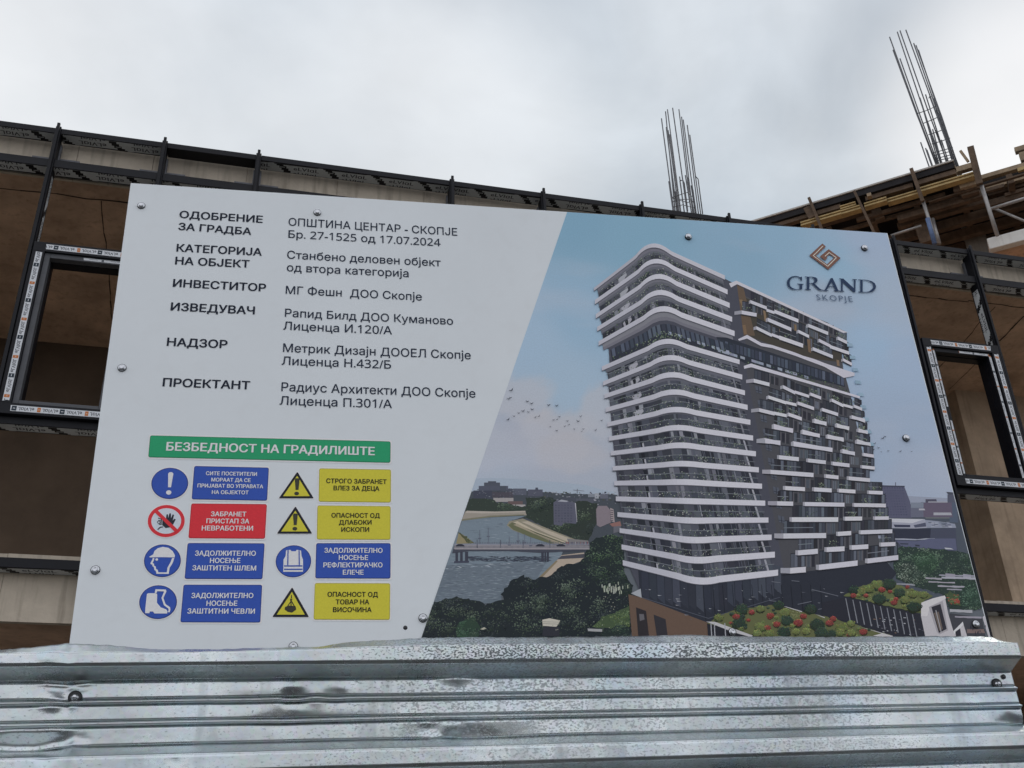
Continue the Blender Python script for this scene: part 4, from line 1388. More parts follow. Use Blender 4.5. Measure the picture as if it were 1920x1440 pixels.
lg.build('developer_emblem', M_PRINT, board, colors=True)
lg = MB()
navy = ink('20304a')
for ch, (x0, x1, b0, b1, t0, t1) in {'G': (372, 588, 778, 788, 605, 612), 'R': (602, 842, 784, 795, 615, 622), 'A': (842, 1056, 797, 806, 630, 640), 'N': (1045, 1275, 806, 817, 640, 650), 'D': (1290, 1526, 818, 826, 652, 664)}.items():
    serif(lg, ch, A8([(x0, b0), (x1, b1), (x1, t1), (x0, t0)]), navy, ZL)
put_text(lg, 'SKOPJE', *A8([(762, 914), (1222, 938)]), 72 / 6.857, ink('4a586e'), ZL, -0.012, gap=1.25)
lg.build('emblem_lettering', M_PRINT, board, colors=True)

# --- headings and details
DARK = ink('141a28')
ht = MB()
for s, L_, R_, cp in [('ОДОБРЕНИЕ', (336, 408.7), (492.5, 418.3), 13.6), ('ЗА ГРАДБА', (333.8, 431.2), (471, 441), 13.6), ('КАТЕГОРИЈА', (330.5, 471.8), (490.8, 480), 14.4), ('НА ОБЈЕКТ', (328, 496), (467.5, 502.5), 14.6),
                      ('ИНВЕСТИТОР', (323.7, 538), (498.5, 547), 14.8), ('ИЗВЕДУВАЧ', (319.5, 582.3), (477.5, 590), 15.2), ('НАДЗОР', (312.3, 648.7), (426, 653.5), 15.6), ('ПРОЕКТАНТ', (304.5, 724.6), (468.5, 730.5), 15.8)]:
    put_text(ht, s, L_, R_, cp, DARK, 0.0008, 0.026)
ht.build('heading_lettering', M_PRINT, board, colors=True)
dt = MB()
DARK2 = ink('1c2434')
A9 = conv_list((510, 560), 4.8)
for s, L_, R_, cp in [('ОПШТИНА ЦЕНТАР - СКОПЈЕ', (540.7, 423), (857.5, 442.3), 14.4), ('Бр. 27-1525 од 17.07.2024', (540.5, 446), (826, 462), 14.2), ('Станбено деловен објект', (538, 485), (826.5, 500), 14.8),
                      ('од втора категорија', (537.5, 508.7), (766.2, 520), 14.8), ('МГ Фешн  ДОО Скопје', (535.5, 551), (791, 563.8), 14.8)]:
    put_text(dt, s, L_, R_, cp, DARK2, 0.0008, 0.008)
for s, L_, R_, cp in [('Рапид Билд ДОО Куманово', (115, 163), (1630, 237), 72), ('Лиценца И.120/А', (100, 280), (1080, 323), 74), ('Метрик Дизајн ДООЕЛ Скопје', (98, 480), (1790, 547), 76), ('Лиценца Н.432/Б', (86, 596), (1072, 632), 76),
                      ('Радиус Архитекти ДОО Скопје', (83, 832), (1832, 892), 78), ('Лиценца П.301/А', (67, 955), (1080, 987), 78)]:
    l_, r_ = A9([L_, R_])
    put_text(dt, s, l_, r_, cp / 4.8, DARK2, 0.0008, 0.008)
dt.build('detail_lettering', M_PRINT, board, colors=True)


def round_quad(q, r):
    """rounded corners for a photograph quad (tl, tr, br, bl)"""
    res = []
    q = [Vector(p) for p in q]
    for i in range(4):
        p, a, b = q[i], q[i - 1], q[(i + 1) % 4]
        d0, d1 = (a - p).normalized() * r, (b - p).normalized() * r
        for t in (0, 0.25, 0.5, 0.75, 1):
            res.append(tuple((p + d0) * (1 - t) ** 2 + p * 2 * t * (1 - t) + (p + d1) * t * t))
    return res[::-1]


def bpoly(mb, pts, colr, z):
    if isinstance(colr, str):
        colr = ink(colr)
    q = [P(*p) for p in pts]
    ar = sum(q[i].x * q[(i + 1) % len(q)].y - q[(i + 1) % len(q)].x * q[i].y for i in range(len(q)))
    if ar < 0:
        q = q[::-1]
    mb.poly([(p.x, p.y, z) for p in q], colr)


def plate(mb, q, colr, rim, edge=1.2):
    bpoly(mb, round_quad([(p[0] + dx * 2.6, p[1] + dy * 2.6) for p, (dx, dy) in zip(q, ((-1, -1), (1, -1), (1, 1), (-1, 1)))], 5), ink('b6bcc6'), 0.0005)
    bpoly(mb, round_quad(q, 4), rim, 0.0008)
    bpoly(mb, round_quad([(p[0] + dx * edge, p[1] + dy * edge) for p, (dx, dy) in zip(q, ((1, 1), (-1, 1), (-1, -1), (1, -1)))], 3), colr, 0.0011)


A6 = conv_list((250, 800), 3.788)
AV = conv_list((500, 800), 3.788)
WHT = ink('c3cad4')
bn = MB()
plate(bn, [(281.7, 816.6), (732.3, 827.9), (732, 868), (278, 857.6)], '24805a', '1b6446')
bann = bn.build('title_banner', M_PRINT, board, colors=True)
bl_ = MB()
put_text(bl_, 'БЕЗБЕДНОСТ НА ГРАДИЛИШТЕ', (311.2, 845.4), (702.7, 854.2), 16, ink('c9d3d3'), 0.0016, 0.03)
bl_.build('lettering', M_PRINT, bann, colors=True)

BLUE, BLUER = '2c4590', '1f2f66'
YEL, YELR = 'aaa236', '8f8a3a'
RED, REDR = 'b02c35', '8f2029'


def ell(mb, c, rx, ry, colr, z, n=40):
    bpoly(mb, [(c[0] + rx * math.cos(t) - 0.03 * ry * math.sin(t), c[1] + ry * math.sin(t)) for t in [2 * math.pi * i / n for i in range(n)]], colr, z)


def sign(quad, colr, rim, lines, tcol, picto):
    root = MB()
    plate(root, quad, colr, rim)
    o = root.build('safety_sign', M_PRINT, board, colors=True)
    tx = MB()
    for s, L_, R_, cp in lines:
        put_text(tx, s, L_, R_, cp, tcol, 0.0016, 0.028)
    tx.build('lettering', M_PRINT, o, colors=True)
    pg = MB()
    picto(pg)
    pg.build('pictogram', M_PRINT, o, colors=True)


def lines6(cv, *ls):
    return [(s, *cv([a, b]), cp / 3.788) for s, a, b, cp in ls]


def pic_mand(mb):
    c = A6([(259, 404)])[0]
    ell(mb, c, 133 / 3.788 + 1.6, 113 / 3.788 + 1.6, ink('b6bcc6'), 0.0005)
    ell(mb, c, 131 / 3.788, 111 / 3.788, BLUER, 0.0008)
    ell(mb, c, 125 / 3.788, 106 / 3.788, BLUE, 0.0011)
    bpoly(mb, A6([(248, 335), (258, 325), (276, 325), (285, 335), (268, 432), (247, 432)]), WHT, 0.0015)
    ell(mb, A6([(252, 469)])[0], 19 / 3.788, 16 / 3.788, WHT, 0.0015, 20)


def pic_noentry(mb):
    c = A6([(234, 671)])[0]
    ell(mb, c, 133 / 3.788 + 1.4, 116 / 3.788 + 1.4, ink('b8bec8'), 0.0005)
    ell(mb, c, 131 / 3.788, 114 / 3.788, RED, 0.0008)
    ell(mb, c, 106 / 3.788, 91 / 3.788, ink('a9aeb9'), 0.0011)
    blk = ink('24262f')
    bpoly(mb, A6([(205, 700), (208, 660), (218, 645), (232, 655), (236, 625), (246, 623), (249, 650), (256, 618), (268, 617), (268, 652), (280, 624), (290, 628), (280, 668), (292, 655), (302, 660), (284, 694), (262, 716), (230, 722)]), blk, 0.0014)
    for q in ([(176, 648), (200, 655), (200, 660), (176, 654)], [(178, 664), (198, 668), (198, 673), (178, 670)], [(180, 690), (202, 690), (202, 696), (182, 698)], [(170, 730), (190, 712), (212, 710), (214, 716), (194, 720), (176, 736)], [(196, 650), (204, 655), (200, 700), (194, 700)]):
        bpoly(mb, A6(q), blk, 0.0014)
    for i in range(10):
        a, b = i / 10 * 6.283, (i + 1) / 10 * 6.283
        bpoly(mb, A6([(181 + 13 * math.cos(a), 680 + 10 * math.sin(a)), (181 + 13 * math.cos(b), 680 + 10 * math.sin(b)), (181 + 8 * math.cos(b), 680 + 6 * math.sin(b)), (181 + 8 * math.cos(a), 680 + 6 * math.sin(a))]), blk, 0.0014)
    bpoly(mb, A6([(148, 606), (168, 590), (318, 735), (298, 752)]), RED, 0.0018)


def pic_helmet(mb):
    c = A6([(207, 953)])[0]
    ell(mb, c, 133 / 3.788 + 1.4, 118 / 3.788 + 1.4, ink('b6bcc6'), 0.0005)
    ell(mb, c, 131 / 3.788, 116 / 3.788, BLUER, 0.0008)
    ell(mb, c, 125 / 3.788, 111 / 3.788, BLUE, 0.0011)
    bpoly(mb, A6([(112, 926), (142, 908), (150, 885), (175, 864), (210, 855), (250, 862), (280, 885), (296, 915), (294, 930), (200, 928), (120, 930)]), WHT, 0.0015)
    out_ = [(138, 934), (136, 945), (122, 970), (124, 978), (136, 982), (136, 992), (146, 998), (150, 1020), (160, 1025), (164, 1046), (252, 1047), (258, 1005), (280, 970), (292, 934)]
    inn = [(150, 934), (148, 948), (138, 968), (148, 976), (148, 988), (160, 995), (162, 1012), (174, 1018), (178, 1036), (238, 1036), (243, 1002), (264, 965), (276, 934)]
    for i in range(len(out_) - 1):
        bpoly(mb, A6([out_[i], out_[i + 1], inn[min(i + 1, 12)], inn[min(i, 12)]]), WHT, 0.0015)
    ell(mb, A6([(167, 945)])[0], 10 / 3.788, 9 / 3.788, WHT, 0.0016, 14)


def pic_boot(mb):
    c = A6([(176, 1247)])[0]
    ell(mb, c, 136 / 3.788 + 1.4, 122 / 3.788 + 1.4, ink('b6bcc6'), 0.0005)
    ell(mb, c, 134 / 3.788, 120 / 3.788, BLUER, 0.0008)
    ell(mb, c, 128 / 3.788, 115 / 3.788, BLUE, 0.0011)
    bpoly(mb, A6([(97, 1190), (106, 1184), (162, 1184), (170, 1192), (168, 1252), (196, 1285), (232, 1298), (244, 1312), (240, 1328), (150, 1328), (140, 1314), (118, 1314), (114, 1326), (84, 1326), (86, 1290)]), WHT, 0.0015)
    o1 = [(152, 1180), (158, 1156), (232, 1158), (236, 1172), (214, 1218), (230, 1262), (262, 1284), (264, 1300), (258, 1320)]
    i1 = [(164, 1184), (170, 1170), (216, 1171), (218, 1176), (200, 1218), (218, 1270), (248, 1292), (252, 1302), (246, 1318)]
    for i in range(len(o1) - 1):
        bpoly(mb, A6([o1[i], o1[i + 1], i1[i + 1], i1[i]]), WHT, 0.0016)


def pic_vest(mb):
    c = AV([(190, 957)])[0]
    ell(mb, c, 128 / 3.788 + 1.4, 116 / 3.788 + 1.4, ink('b6bcc6'), 0.0005)
    ell(mb, c, 126 / 3.788, 114 / 3.788, BLUER, 0.0008)
    ell(mb, c, 121 / 3.788, 109 / 3.788, BLUE, 0.0011)
    bpoly(mb, AV([(138, 880), (168, 876), (176, 886), (206, 886), (214, 876), (244, 882), (248, 920), (258, 945), (258, 1032), (118, 1032), (120, 945), (134, 920)]), WHT, 0.0015)
    for q in ([(148, 880), (156, 878), (154, 985), (146, 985)], [(226, 880), (234, 882), (236, 985), (228, 985)], [(124, 986), (254, 986), (254, 995), (124, 995)], [(124, 1010), (254, 1010), (254, 1019), (124, 1019)]):
        bpoly(mb, AV(q), BLUE, 0.0019)


def warn(a, b, c, inner):
    def f(mb):
        m = ((a[0] + b[0] + c[0]) / 3, (a[1] + b[1] + c[1]) / 3)

        def tri(k_):
            return [(m[0] + (p[0] - m[0]) * k_, m[1] + (p[1] - m[1]) * k_) for p in (a, b, c)]
        blk = ink('1d1f26')
        bpoly(mb, AV(round_tri(tri(1.06))), ink('b8bdc4'), 0.0005)
        bpoly(mb, AV(round_tri(tri(1.0))), blk, 0.0008)
        bpoly(mb, AV(tri(0.76)), YEL, 0.0012)
        inner(mb, blk, m)
    return f


def round_tri(t):
    res = []
    q = [Vector(p) for p in t]
    for i in range(3):
        p, x, y = q[i], q[i - 1], q[(i + 1) % 3]
        d0, d1 = (x - p).normalized() * 9, (y - p).normalized() * 9
        for s in (0, 0.5, 1):
            res.append(tuple((p + d0) * (1 - s) ** 2 + p * 2 * s * (1 - s) + (p + d1) * s * s))
    return res


def excl(dx, dy):
    def f(mb, blk, m):
        bpoly(mb, AV([(200 + dx, 376 + dy), (206 + dx, 368 + dy), (226 + dx, 368 + dy), (234 + dx, 376 + dy), (226 + dx, 450 + dy), (205 + dx, 450 + dy)]), ink('33332c'), 0.0016)
        ell(mb, AV([(213 + dx, 476 + dy)])[0], 17 / 3.788, 13 / 3.788, ink('33332c'), 0.0016, 18)
    return f


def load(mb, blk, m):
    k_ = ink('2f2f29')
    bpoly(mb, AV([(130, 1282), (160, 1272), (205, 1276), (210, 1300), (180, 1322), (150, 1316), (128, 1300)]), k_, 0.0016)
    for q in ([(174, 1196), (179, 1196), (180, 1222), (172, 1220)], [(168, 1222), (182, 1226), (178, 1240), (166, 1238)], [(170, 1240), (176, 1240), (150, 1282), (142, 1280)], [(172, 1240), (180, 1240), (204, 1282), (194, 1280)], [(170, 1242), (175, 1242), (178, 1280), (170, 1280)]):
        bpoly(mb, AV(q), k_, 0.0016)


Q6 = lambda *p: A6(list(p))
QV = lambda *p: AV(list(p))
TB_, TY = WHT, ink('24241d')
sign(Q6((433, 280), (963, 292), (950, 527), (414, 517)), BLUE, BLUER, lines6(A6, ('СИТЕ ПОСЕТИТЕЛИ', (515, 346), (878, 352), 27), ('МОРААТ ДА СЕ', (553, 391), (833, 396), 27), ('ПРИЈАВАТ ВО УПРАВАТА', (455, 433), (922, 440), 27), ('НА ОБЈЕКТОТ', (557, 480), (818, 483), 27)), TB_, pic_mand)
sign(Q6((412, 546), (949, 551), (935, 797), (391, 793)), RED, REDR, lines6(A6, ('ЗАБРАНЕТ', (550, 638), (802, 640), 34), ('ПРИСТАП ЗА', (518, 688), (823, 690), 34), ('НЕВРАБОТЕНИ', (485, 739), (850, 741), 35)), TB_, pic_noentry)
sign(Q6((386, 827), (933, 829), (917, 1084), (364, 1082)), BLUE, BLUER, lines6(A6, ('ЗАДОЛЖИТЕЛНО', (437, 918), (870, 919), 36), ('НОСЕЊЕ', (543, 970), (760, 970), 36), ('ЗАШТИТЕН ШЛЕМ', (418, 1022), (872, 1024), 36)), TB_, pic_helmet)
sign(Q6((357, 1123), (915, 1124), (902, 1392), (334, 1390)), BLUE, BLUER, lines6(A6, ('ЗАДОЛЖИТЕЛНО', (411, 1219), (852, 1219), 37), ('НОСЕЊЕ', (518, 1274), (738, 1274), 37), ('ЗАШТИТНИ ЧЕВЛИ', (383, 1329), (863, 1330), 37)), TB_, pic_boot)
sign(QV((373, 297), (883, 305), (882, 540), (369, 534)), YEL, YELR, lines6(AV, ('СТРОГО ЗАБРАНЕТ', (422, 402), (852, 409), 33), ('ВЛЕЗ ЗА ДЕЦА', (474, 453), (800, 457), 33)), TY, warn((218, 320), (335, 510), (86, 510), excl(0, 0)))
sign(QV((360, 560), (880, 565), (879, 804), (356, 802)), YEL, YELR, lines6(AV, ('ОПАСНОСТ ОД', (459, 647), (803, 649), 33), ('ДЛАБОКИ', (513, 697), (745, 697), 33), ('ИСКОПИ', (529, 748), (728, 748), 33)), TY, warn((205, 566), (324, 761), (72, 761), excl(-13, 250)))
sign(QV((352, 828), (880, 828), (879, 1080), (345, 1078)), BLUE, BLUER, lines6(AV, ('ЗАДОЛЖИТЕЛНО', (409, 897), (823, 898), 35), ('НОСЕЊЕ', (512, 948), (720, 949), 35), ('РЕФЛЕКТИРАЧКО', (402, 1001), (823, 1001), 35), ('ЕЛЕЧЕ', (540, 1053), (688, 1053), 35)), TB_, pic_vest)
sign(QV((342, 1111), (877, 1113), (875, 1373), (333, 1371)), YEL, YELR, lines6(AV, ('ОПАСНОСТ ОД', (431, 1209), (790, 1210), 35), ('ТОВАР НА', (489, 1263), (728, 1263), 35), ('ВИСОЧИНА', (470, 1318), (745, 1318), 35)), TY, warn((181, 1140), (301, 1353), (39, 1353), load))


# --- bolts
def lathe(mb, prof, n=18, c=(0, 0)):
    """prof: (radius, height) pairs turned about the local z axis"""
    i0 = len(mb.v)
    for r_, z in prof:
        for j in range(n):
            a = 2 * math.pi * j / n
            mb.v.append((c[0] + r_ * math.cos(a), c[1] + r_ * math.sin(a), z))
    for k_ in range(len(prof) - 1):
        for j in range(n):
            mb.f.append((i0 + k_ * n + j, i0 + k_ * n + (j + 1) % n, i0 + (k_ + 1) * n + (j + 1) % n, i0 + (k_ + 1) * n + j))
            mb.c.append((.5, .5, .5))
            mb.sm.append(True)
    mb.f.append(tuple(i0 + (len(prof) - 1) * n + j for j in range(n)))
    mb.c.append((.5, .5, .5))
    mb.sm.append(True)


BR = (P(966.6, 800) - P(960, 800)).length                        # washer radius, about 9 mm
for i, (x, y, tilt) in enumerate([(265, 386, 0), (595, 399, .4), (1290, 445, .9), (1620, 466, .2), (229, 690, .7), (1698, 822, 1.3), (179, 1069, .3), (793, 1159, .9), (1372, 1186, .1), (1828, 1171, .6), (550, 1212, .2)]):
    p = P(x, y)
    z0 = 0.0034 if x > 1000 else 0.0006
    b_ = MB()
    lathe(b_, [(BR * 1.0, z0 + 0.0022), (BR * 0.97, z0 + 0.0034), (BR * 0.72, z0 + 0.0040), (BR * 0.68, z0 + 0.0042), (BR * 0.64, z0 + 0.0062), (BR * 0.5, z0 + 0.0074), (BR * 0.42, z0 + 0.0071)], 24)
    o = b_.build('bolt', M_BOLT, board, Matrix.Translation((p.x, p.y, 0)) @ Matrix.Rotation(tilt, 4, 'Z'))
    w_ = MB()
    lathe(w_, [(BR * 1.12, 0.0002), (BR * 1.12, z0 + 0.0014), (BR * 0.98, z0 + 0.0022)], 24)
    w_.build('washer', M_WASHER, o)
hole = MB()
p = P(760, 1177)
lathe(hole, [(BR * 0.55, 0.0002), (BR * 0.5, 0.0006)], 14)
hole.build('empty_bolt_hole', M_WASHER, board, Matrix.Translation((p.x, p.y, 0)))

# ------------------------------------------------------------------ corrugated fence
def fv(py, off, px=1200):
    return FENCE.uv(px, py, off).y


lo_, hi_ = 0.005, 0.12
for _ in range(40):
    d_ = (lo_ + hi_) / 2
    h1 = fv(1237, 0) - fv(1267, -d_)
    h2 = fv(1375, -d_) - fv(1392, 0)
    if h1 > h2:
        lo_ = d_
    else:
        hi_ = d_
DEP = d_
WEB = (fv(1237, 0) - fv(1267, -DEP))
V0 = fv(1209, 0)
PITCH = V0 - fv(1392, 0)
FRONT = V0 - fv(1237, 0)
ZINC_V0 = -FRONT - 0.004
ZINC_U = [FENCE.uv(x, 1220).x for x in (560, 900, 1480, 1800)]
M_ZINC = zinc()
top_px = [(-400, 1222), (0, 1216), (60, 1214), (100, 1209), (125, 1205), (150, 1206.5), (200, 1208), (280, 1216), (340, 1218), (480, 1215), (540, 1213.5), (600, 1211), (650, 1204), (700, 1200), (800, 1195.5), (880, 1194.5), (960, 1195), (1050, 1193), (1100, 1193.5),
          (1170, 1192), (1240, 1190), (1310, 1190.5), (1440, 1193.5), (1600, 1193.5), (1700, 1193), (1800, 1192.5), (1860, 1194.5), (1885, 1202), (1911, 1209)]
LIPW = -0.55 * DEP
top_uv = [FENCE.uv(x, y, LIPW) for x, y in top_px]
front_px = [(-400, 1226), (0, 1225), (100, 1224), (240, 1223), (360, 1223), (480, 1220), (700, 1213), (960, 1209.5), (1200, 1208.5), (1440, 1206.5), (1900, 1205)]
front_uv = [FENCE.uv(x, y, 0) for x, y in front_px]


def interp(tab, u):
    if u <= tab[0].x:
        return tab[0].y
    for a, b in zip(tab, tab[1:]):
        if u <= b.x:
            return a.y + (b.y - a.y) * (u - a.x) / (b.x - a.x)
    return tab[-1].y


U0, U1 = FENCE.uv(-420, 1215).x, FENCE.uv(1911, 1215).x
# the dents: photograph point, depth, half widths along and across
DENT = [(135, 1232, -0.006, 0.012, 0.02), (95, 1240, 0.004, 0.014, 0.02), (122, 1285, -0.016, 0.035, 0.016), (132, 1290, 0.006, 0.012, 0.008), (105, 1318, 0.008, 0.03, 0.010), (548, 1286, 0.005, 0.016, 0.006), (600, 1300, 0.004, 0.03, 0.02), (640, 1287, 0.003, 0.014, 0.006), (530, 1345, -0.006, 0.06, 0.015),
        (860, 1268, 0.008, 0.03, 0.010), (845, 1360, 0.010, 0.024, 0.016), (815, 1362, -0.010, 0.022, 0.014), (880, 1375, -0.007, 0.05, 0.014), (60, 1385, -0.016, 0.07, 0.016), (115, 1392, 0.008, 0.03, 0.014), (135, 1400, 0.007, 0.02, 0.010), (20, 1390, -0.010, 0.05, 0.014),
        (1905, 1352, -0.010, 0.03, 0.014), (1835, 1300, -0.004, 0.03, 0.012), (1330, 1225, -0.003, 0.02, 0.02), (1480, 1225, -0.005, 0.008, 0.015), (1250, 1222, -0.003, 0.012, 0.02), (560, 1290, 0.005, 0.09, 0.03), (1090, 1225, -0.002, 0.01, 0.02), (90, 1425, -0.005, 0.014, 0.012), (330, 1432, -0.002, 0.01, 0.01)]
DENT = [(FENCE.uv(x, y, -DEP * 0.6), a, ru, rv) for x, y, a, ru, rv in DENT]


FACET = [(524, 538, 562, 585, 1285, 1309, 0.0065), (598, 614, 632, 652, 1285, 1303, 0.004), (96, 124, 128, 136, 1293, 1319, 0.006), (-420, 60, 118, 140, 1365, 1402, 0.013), (505, 590, 640, 760, 1333, 1347, 0.0022), (830, 850, 960, 1040, 1352, 1385, 0.0045), (720, 770, 800, 815, 1352, 1383, 0.003), (1890, 1912, 2000, 2010, 1340, 1362, 0.006), (395, 420, 640, 700, 1290, 1318, 0.0011)]
FACET = [([FENCE.uv(x, (y0 + y1) / 2, -DEP).x for x in (a, b, c, d)], FENCE.uv((b + c) / 2, y0, -DEP).y, FENCE.uv((b + c) / 2, y1, -DEP).y, am) for a, b, c, d, y0, y1, am in FACET]


def dent(u, v):
    s = 0
    for p, a, ru, rv in DENT:
        du = abs(u - p.x) / ru
        dv = abs(v - p.y) / rv
        if du < 3 and dv < 3:
            e = math.exp(-du * du - dv * dv) * 0.3 + max(0, 1 - 0.62 * (du + dv)) * 0.7
            s += 0.6 * a * e
    for (ua, ub, uc, ud), va, vb, am in FACET:
        if ua < u < ud and v < va:
            fu = min(1, (u - ua) / (ub - ua), (ud - u) / (ud - uc))
            fv_ = (va - v) / (va - vb) if v > vb else max(0, 1 - (vb - v) / 0.02)
            s -= 0.8 * am * fu * fv_
    s += 0.0014 * noise.noise(Vector((u * 3.1, v * 2.2, 0.4))) + 0.0009 * noise.noise(Vector((u * 9, v * 9, 3.4)))
    return s


# profile of one pitch measured down from the front's upper edge: (drop, depth)
pan_t, pan_b = FRONT + WEB, PITCH - WEB
PH = pan_b - pan_t
GR = 0.0075


def groove(at):
    return [(pan_t + PH * at - 0.0065, DEP), (pan_t + PH * at - 0.0025, DEP - GR), (pan_t + PH * at + 0.0005, DEP - GR), (pan_t + PH * at + 0.004, DEP)]


prof = [(0, 0), (FRONT, 0), (FRONT + WEB, DEP)] + groove(0.335) + groove(0.672) + [(pan_b, DEP), (PITCH, 0)]
fence = empty('corrugated_fence_sheet', None, 'dented galvanised corrugated metal sheet fence with horizontal ribs, in front of the notice board', 'fence', None, FENCE.mw)
fs = MB()
NC = 880
us = [U0 + (U1 - U0) * i / NC for i in range(NC + 1)]


def strip(fa, fb, n):
    """crisp strip between two edge curves (u -> (v, w)); own vertices, so the fold stays sharp"""
    base = len(fs.v)
    for j in range(n + 1):
        t = j / n
        for u in us:
            va, wa = fa(u)
            vb, wb = fb(u)
            v, w_ = va + (vb - va) * t, wa + (wb - wa) * t
            dd = dent(u, v)
            fs.v.append((u, v + 0.25 * dd, w_ + dd))
    m = len(us)
    for j in range(n):
        for i in range(m - 1):
            a = base + j * m + i
            fs.f.append((a, a + m, a + m + 1, a + 1))
            fs.c.append((.5, .5, .5))
            fs.sm.append(True)


def fronttop(u):
    return (interp(front_uv, u) - V0, 0.0)


strip(lambda u: (interp(top_uv, u) + 0.0012 * noise.noise(Vector((u * 60, 0, 5.1))) + 0.002 * noise.noise(Vector((u * 14, 0, 2.1))), LIPW - 0.003 + 0.007 * noise.noise(Vector((u * 13, 0.7, 0)))), lambda u: (fronttop(u)[0] + V0 + 0.0008 * noise.noise(Vector((u * 25, 9.1, 0))), 0.0), 6)
for pit in range(10):
    for (a, wa), (b, wb) in zip(prof, prof[1:]):
        sm = lambda u, d, w_: (V0 - pit * PITCH - d + (fronttop(u)[0] * (1 - d / FRONT) if pit == 0 and d < FRONT else 0), -w_)
        n = 6 if (b - a) > 0.012 else 2
        if pit > 2:
            n = 1
        strip(lambda u, a=a, wa=wa, sm=sm: sm(u, a, wa), lambda u, b=b, wb=wb, sm=sm: sm(u, b, wb), n)
sheet = fs.build('metal_sheet', M_ZINC, fence)
md = sheet.modifiers.new('thickness', 'SOLIDIFY')
md.thickness = 0.0008
md.offset = -1
for (x, y) in [(141, 1308), (1868, 1283), (1430, 1575), (400, 1590)]:
    p = FENCE.uv(x, y, -DEP)
    o = MB()
    lathe(o, [(0.0125, 0.0002), (0.0122, 0.003), (0.0085, 0.0042)], 22)
    sc = o.build('screw', M_WASHER, fence, Matrix.Translation((p.x, p.y, -DEP + 0.0015)))
    o = MB()
    lathe(o, [(0.0075, 0.004), (0.0072, 0.0052), (0.0045, 0.0056), (0.0044, 0.0095), (0.0034, 0.0102)], 6)
    o.build('screw_head', M_BOLT, sc)
p = FENCE.uv(1881, 1269, -DEP)
o = MB()
lathe(o, [(0.0055, 0.0002), (0.005, 0.001)], 14)
o.build('empty_screw_hole', M_WASHER, fence, Matrix.Translation((p.x, p.y, -DEP + 0.002)))

# ------------------------------------------------------------------ concrete building behind
YF = 7.5
ZT = 7.785
bld = empty('concrete_building', (3, 8, 0), 'unfinished brown concrete building behind the dark glazing frame', 'building')


def part(mb, name, m, parent, bevel=0.0):
    o = mb.build(name, m, parent, bevel=bevel)
    o.matrix_parent_inverse = parent.matrix_world.inverted() if parent else Matrix()
    return o


bpy.context.view_layer.update()
X0, X1 = -6.0, 16.0
YB = 10.6
z_roof_b, z_roof_t = 7.40, 7.86
m = MB()
m.box(X0, X1, YF + 0.19, YB + 4, z_roof_b, z_roof_t)
part(m, 'roof_slab', M_CEIL, bld)
m = MB()
x = X0
while x < X1:
    wd = random.choice((0.62, 0.8, 1.0, 1.15))
    m.box(x + 0.002, min(X1, x + wd) - 0.002, YF + 0.16, YF + 0.188, z_roof_b - 0.02, z_roof_t - 0.004 + random.uniform(-.004, .002))
    x += wd
part(m, 'slab_edge', M_CONC, bld)
z_f_b, z_f_t = 3.60, 4.06
m = MB()
m.box(X0, X1, YF + 0.19, YB, z_f_b, z_f_t - 0.12)
part(m, 'floor_slab', M_CEIL, bld)
m = MB()
m.box(X0, X1, YF + 0.192, YB, z_f_t - 0.119, z_f_t - 0.09)
part(m, 'bounce_floor_screed', M_CONC, bld)  # unseen pale floor top added to bounce light up to the ceiling
m = MB()
x = X0
while x < X1:
    wd = random.choice((1.2, 1.5, 1.9))
    m.box(x + 0.0015, min(X1, x + wd) - 0.0015, YF + 0.13, YF + 0.188, z_f_b - 0.015, z_f_t + random.uniform(-.004, .004))
    x += wd
part(m, 'edge_beam', M_CONC, bld)
m = MB()
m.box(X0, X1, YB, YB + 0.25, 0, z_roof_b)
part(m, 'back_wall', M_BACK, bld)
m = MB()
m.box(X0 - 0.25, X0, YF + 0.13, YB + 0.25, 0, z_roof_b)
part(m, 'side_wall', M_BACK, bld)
# pier with a plain left flank, seen through the right window
pa, pb = on_y(1795, 733, 9.72), on_y(1836, 925, 9.72)
px0 = (pa.x + pb.x) / 2
m = MB()
m.box(px0, px0 + 2.6, 9.72, YB, z_f_t - 0.12, z_roof_b)
part(m, 'pier', M_WALL, bld)
m = MB()
m.box(px0 - 0.0, px0 + 2.6, 9.66, 9.72, z_f_t - 0.12, on_y(1860, 893, 9.66).z)
part(m, 'pier_base', M_WALL, bld)
pl = on_y(1893, 1010, YF + 0.9)
m = MB()
m.box(px0 - 0.55, px0 + 2.6, 8.6, 8.9, 0, z_f_b)
part(m, 'ground_pier', M_WALL, bld)
# joints and cracks of the ceiling boards
def crack(pts, wd=0.012, Z=z_roof_b):
    m = MB()
    q = [on_z(x, y, Z) for x, y in pts]
    q2 = [q[0]]
    for a, b in zip(q, q[1:]):
        n = max(1, int((b - a).length / 0.12))
        for i in range(1, n + 1):
            t = a.lerp(b, i / n)
            q2.append(t + Vector((random.uniform(-.006, .006), random.uniform(-.01, .01), 0)))
    for a, b in zip(q2, q2[1:]):
        d = (b - a).normalized()
        s = Vector((-d.y, d.x, 0)) * wd * random.uniform(0.3, 0.7)
        m.poly([(*(a + s)[:2], Z - 0.003), (*(b + s)[:2], Z - 0.003), (*(b - s)[:2], Z - 0.003), (*(a - s)[:2], Z - 0.003)])
    part(m, 'ceiling_joint', M_JOINT, bld)


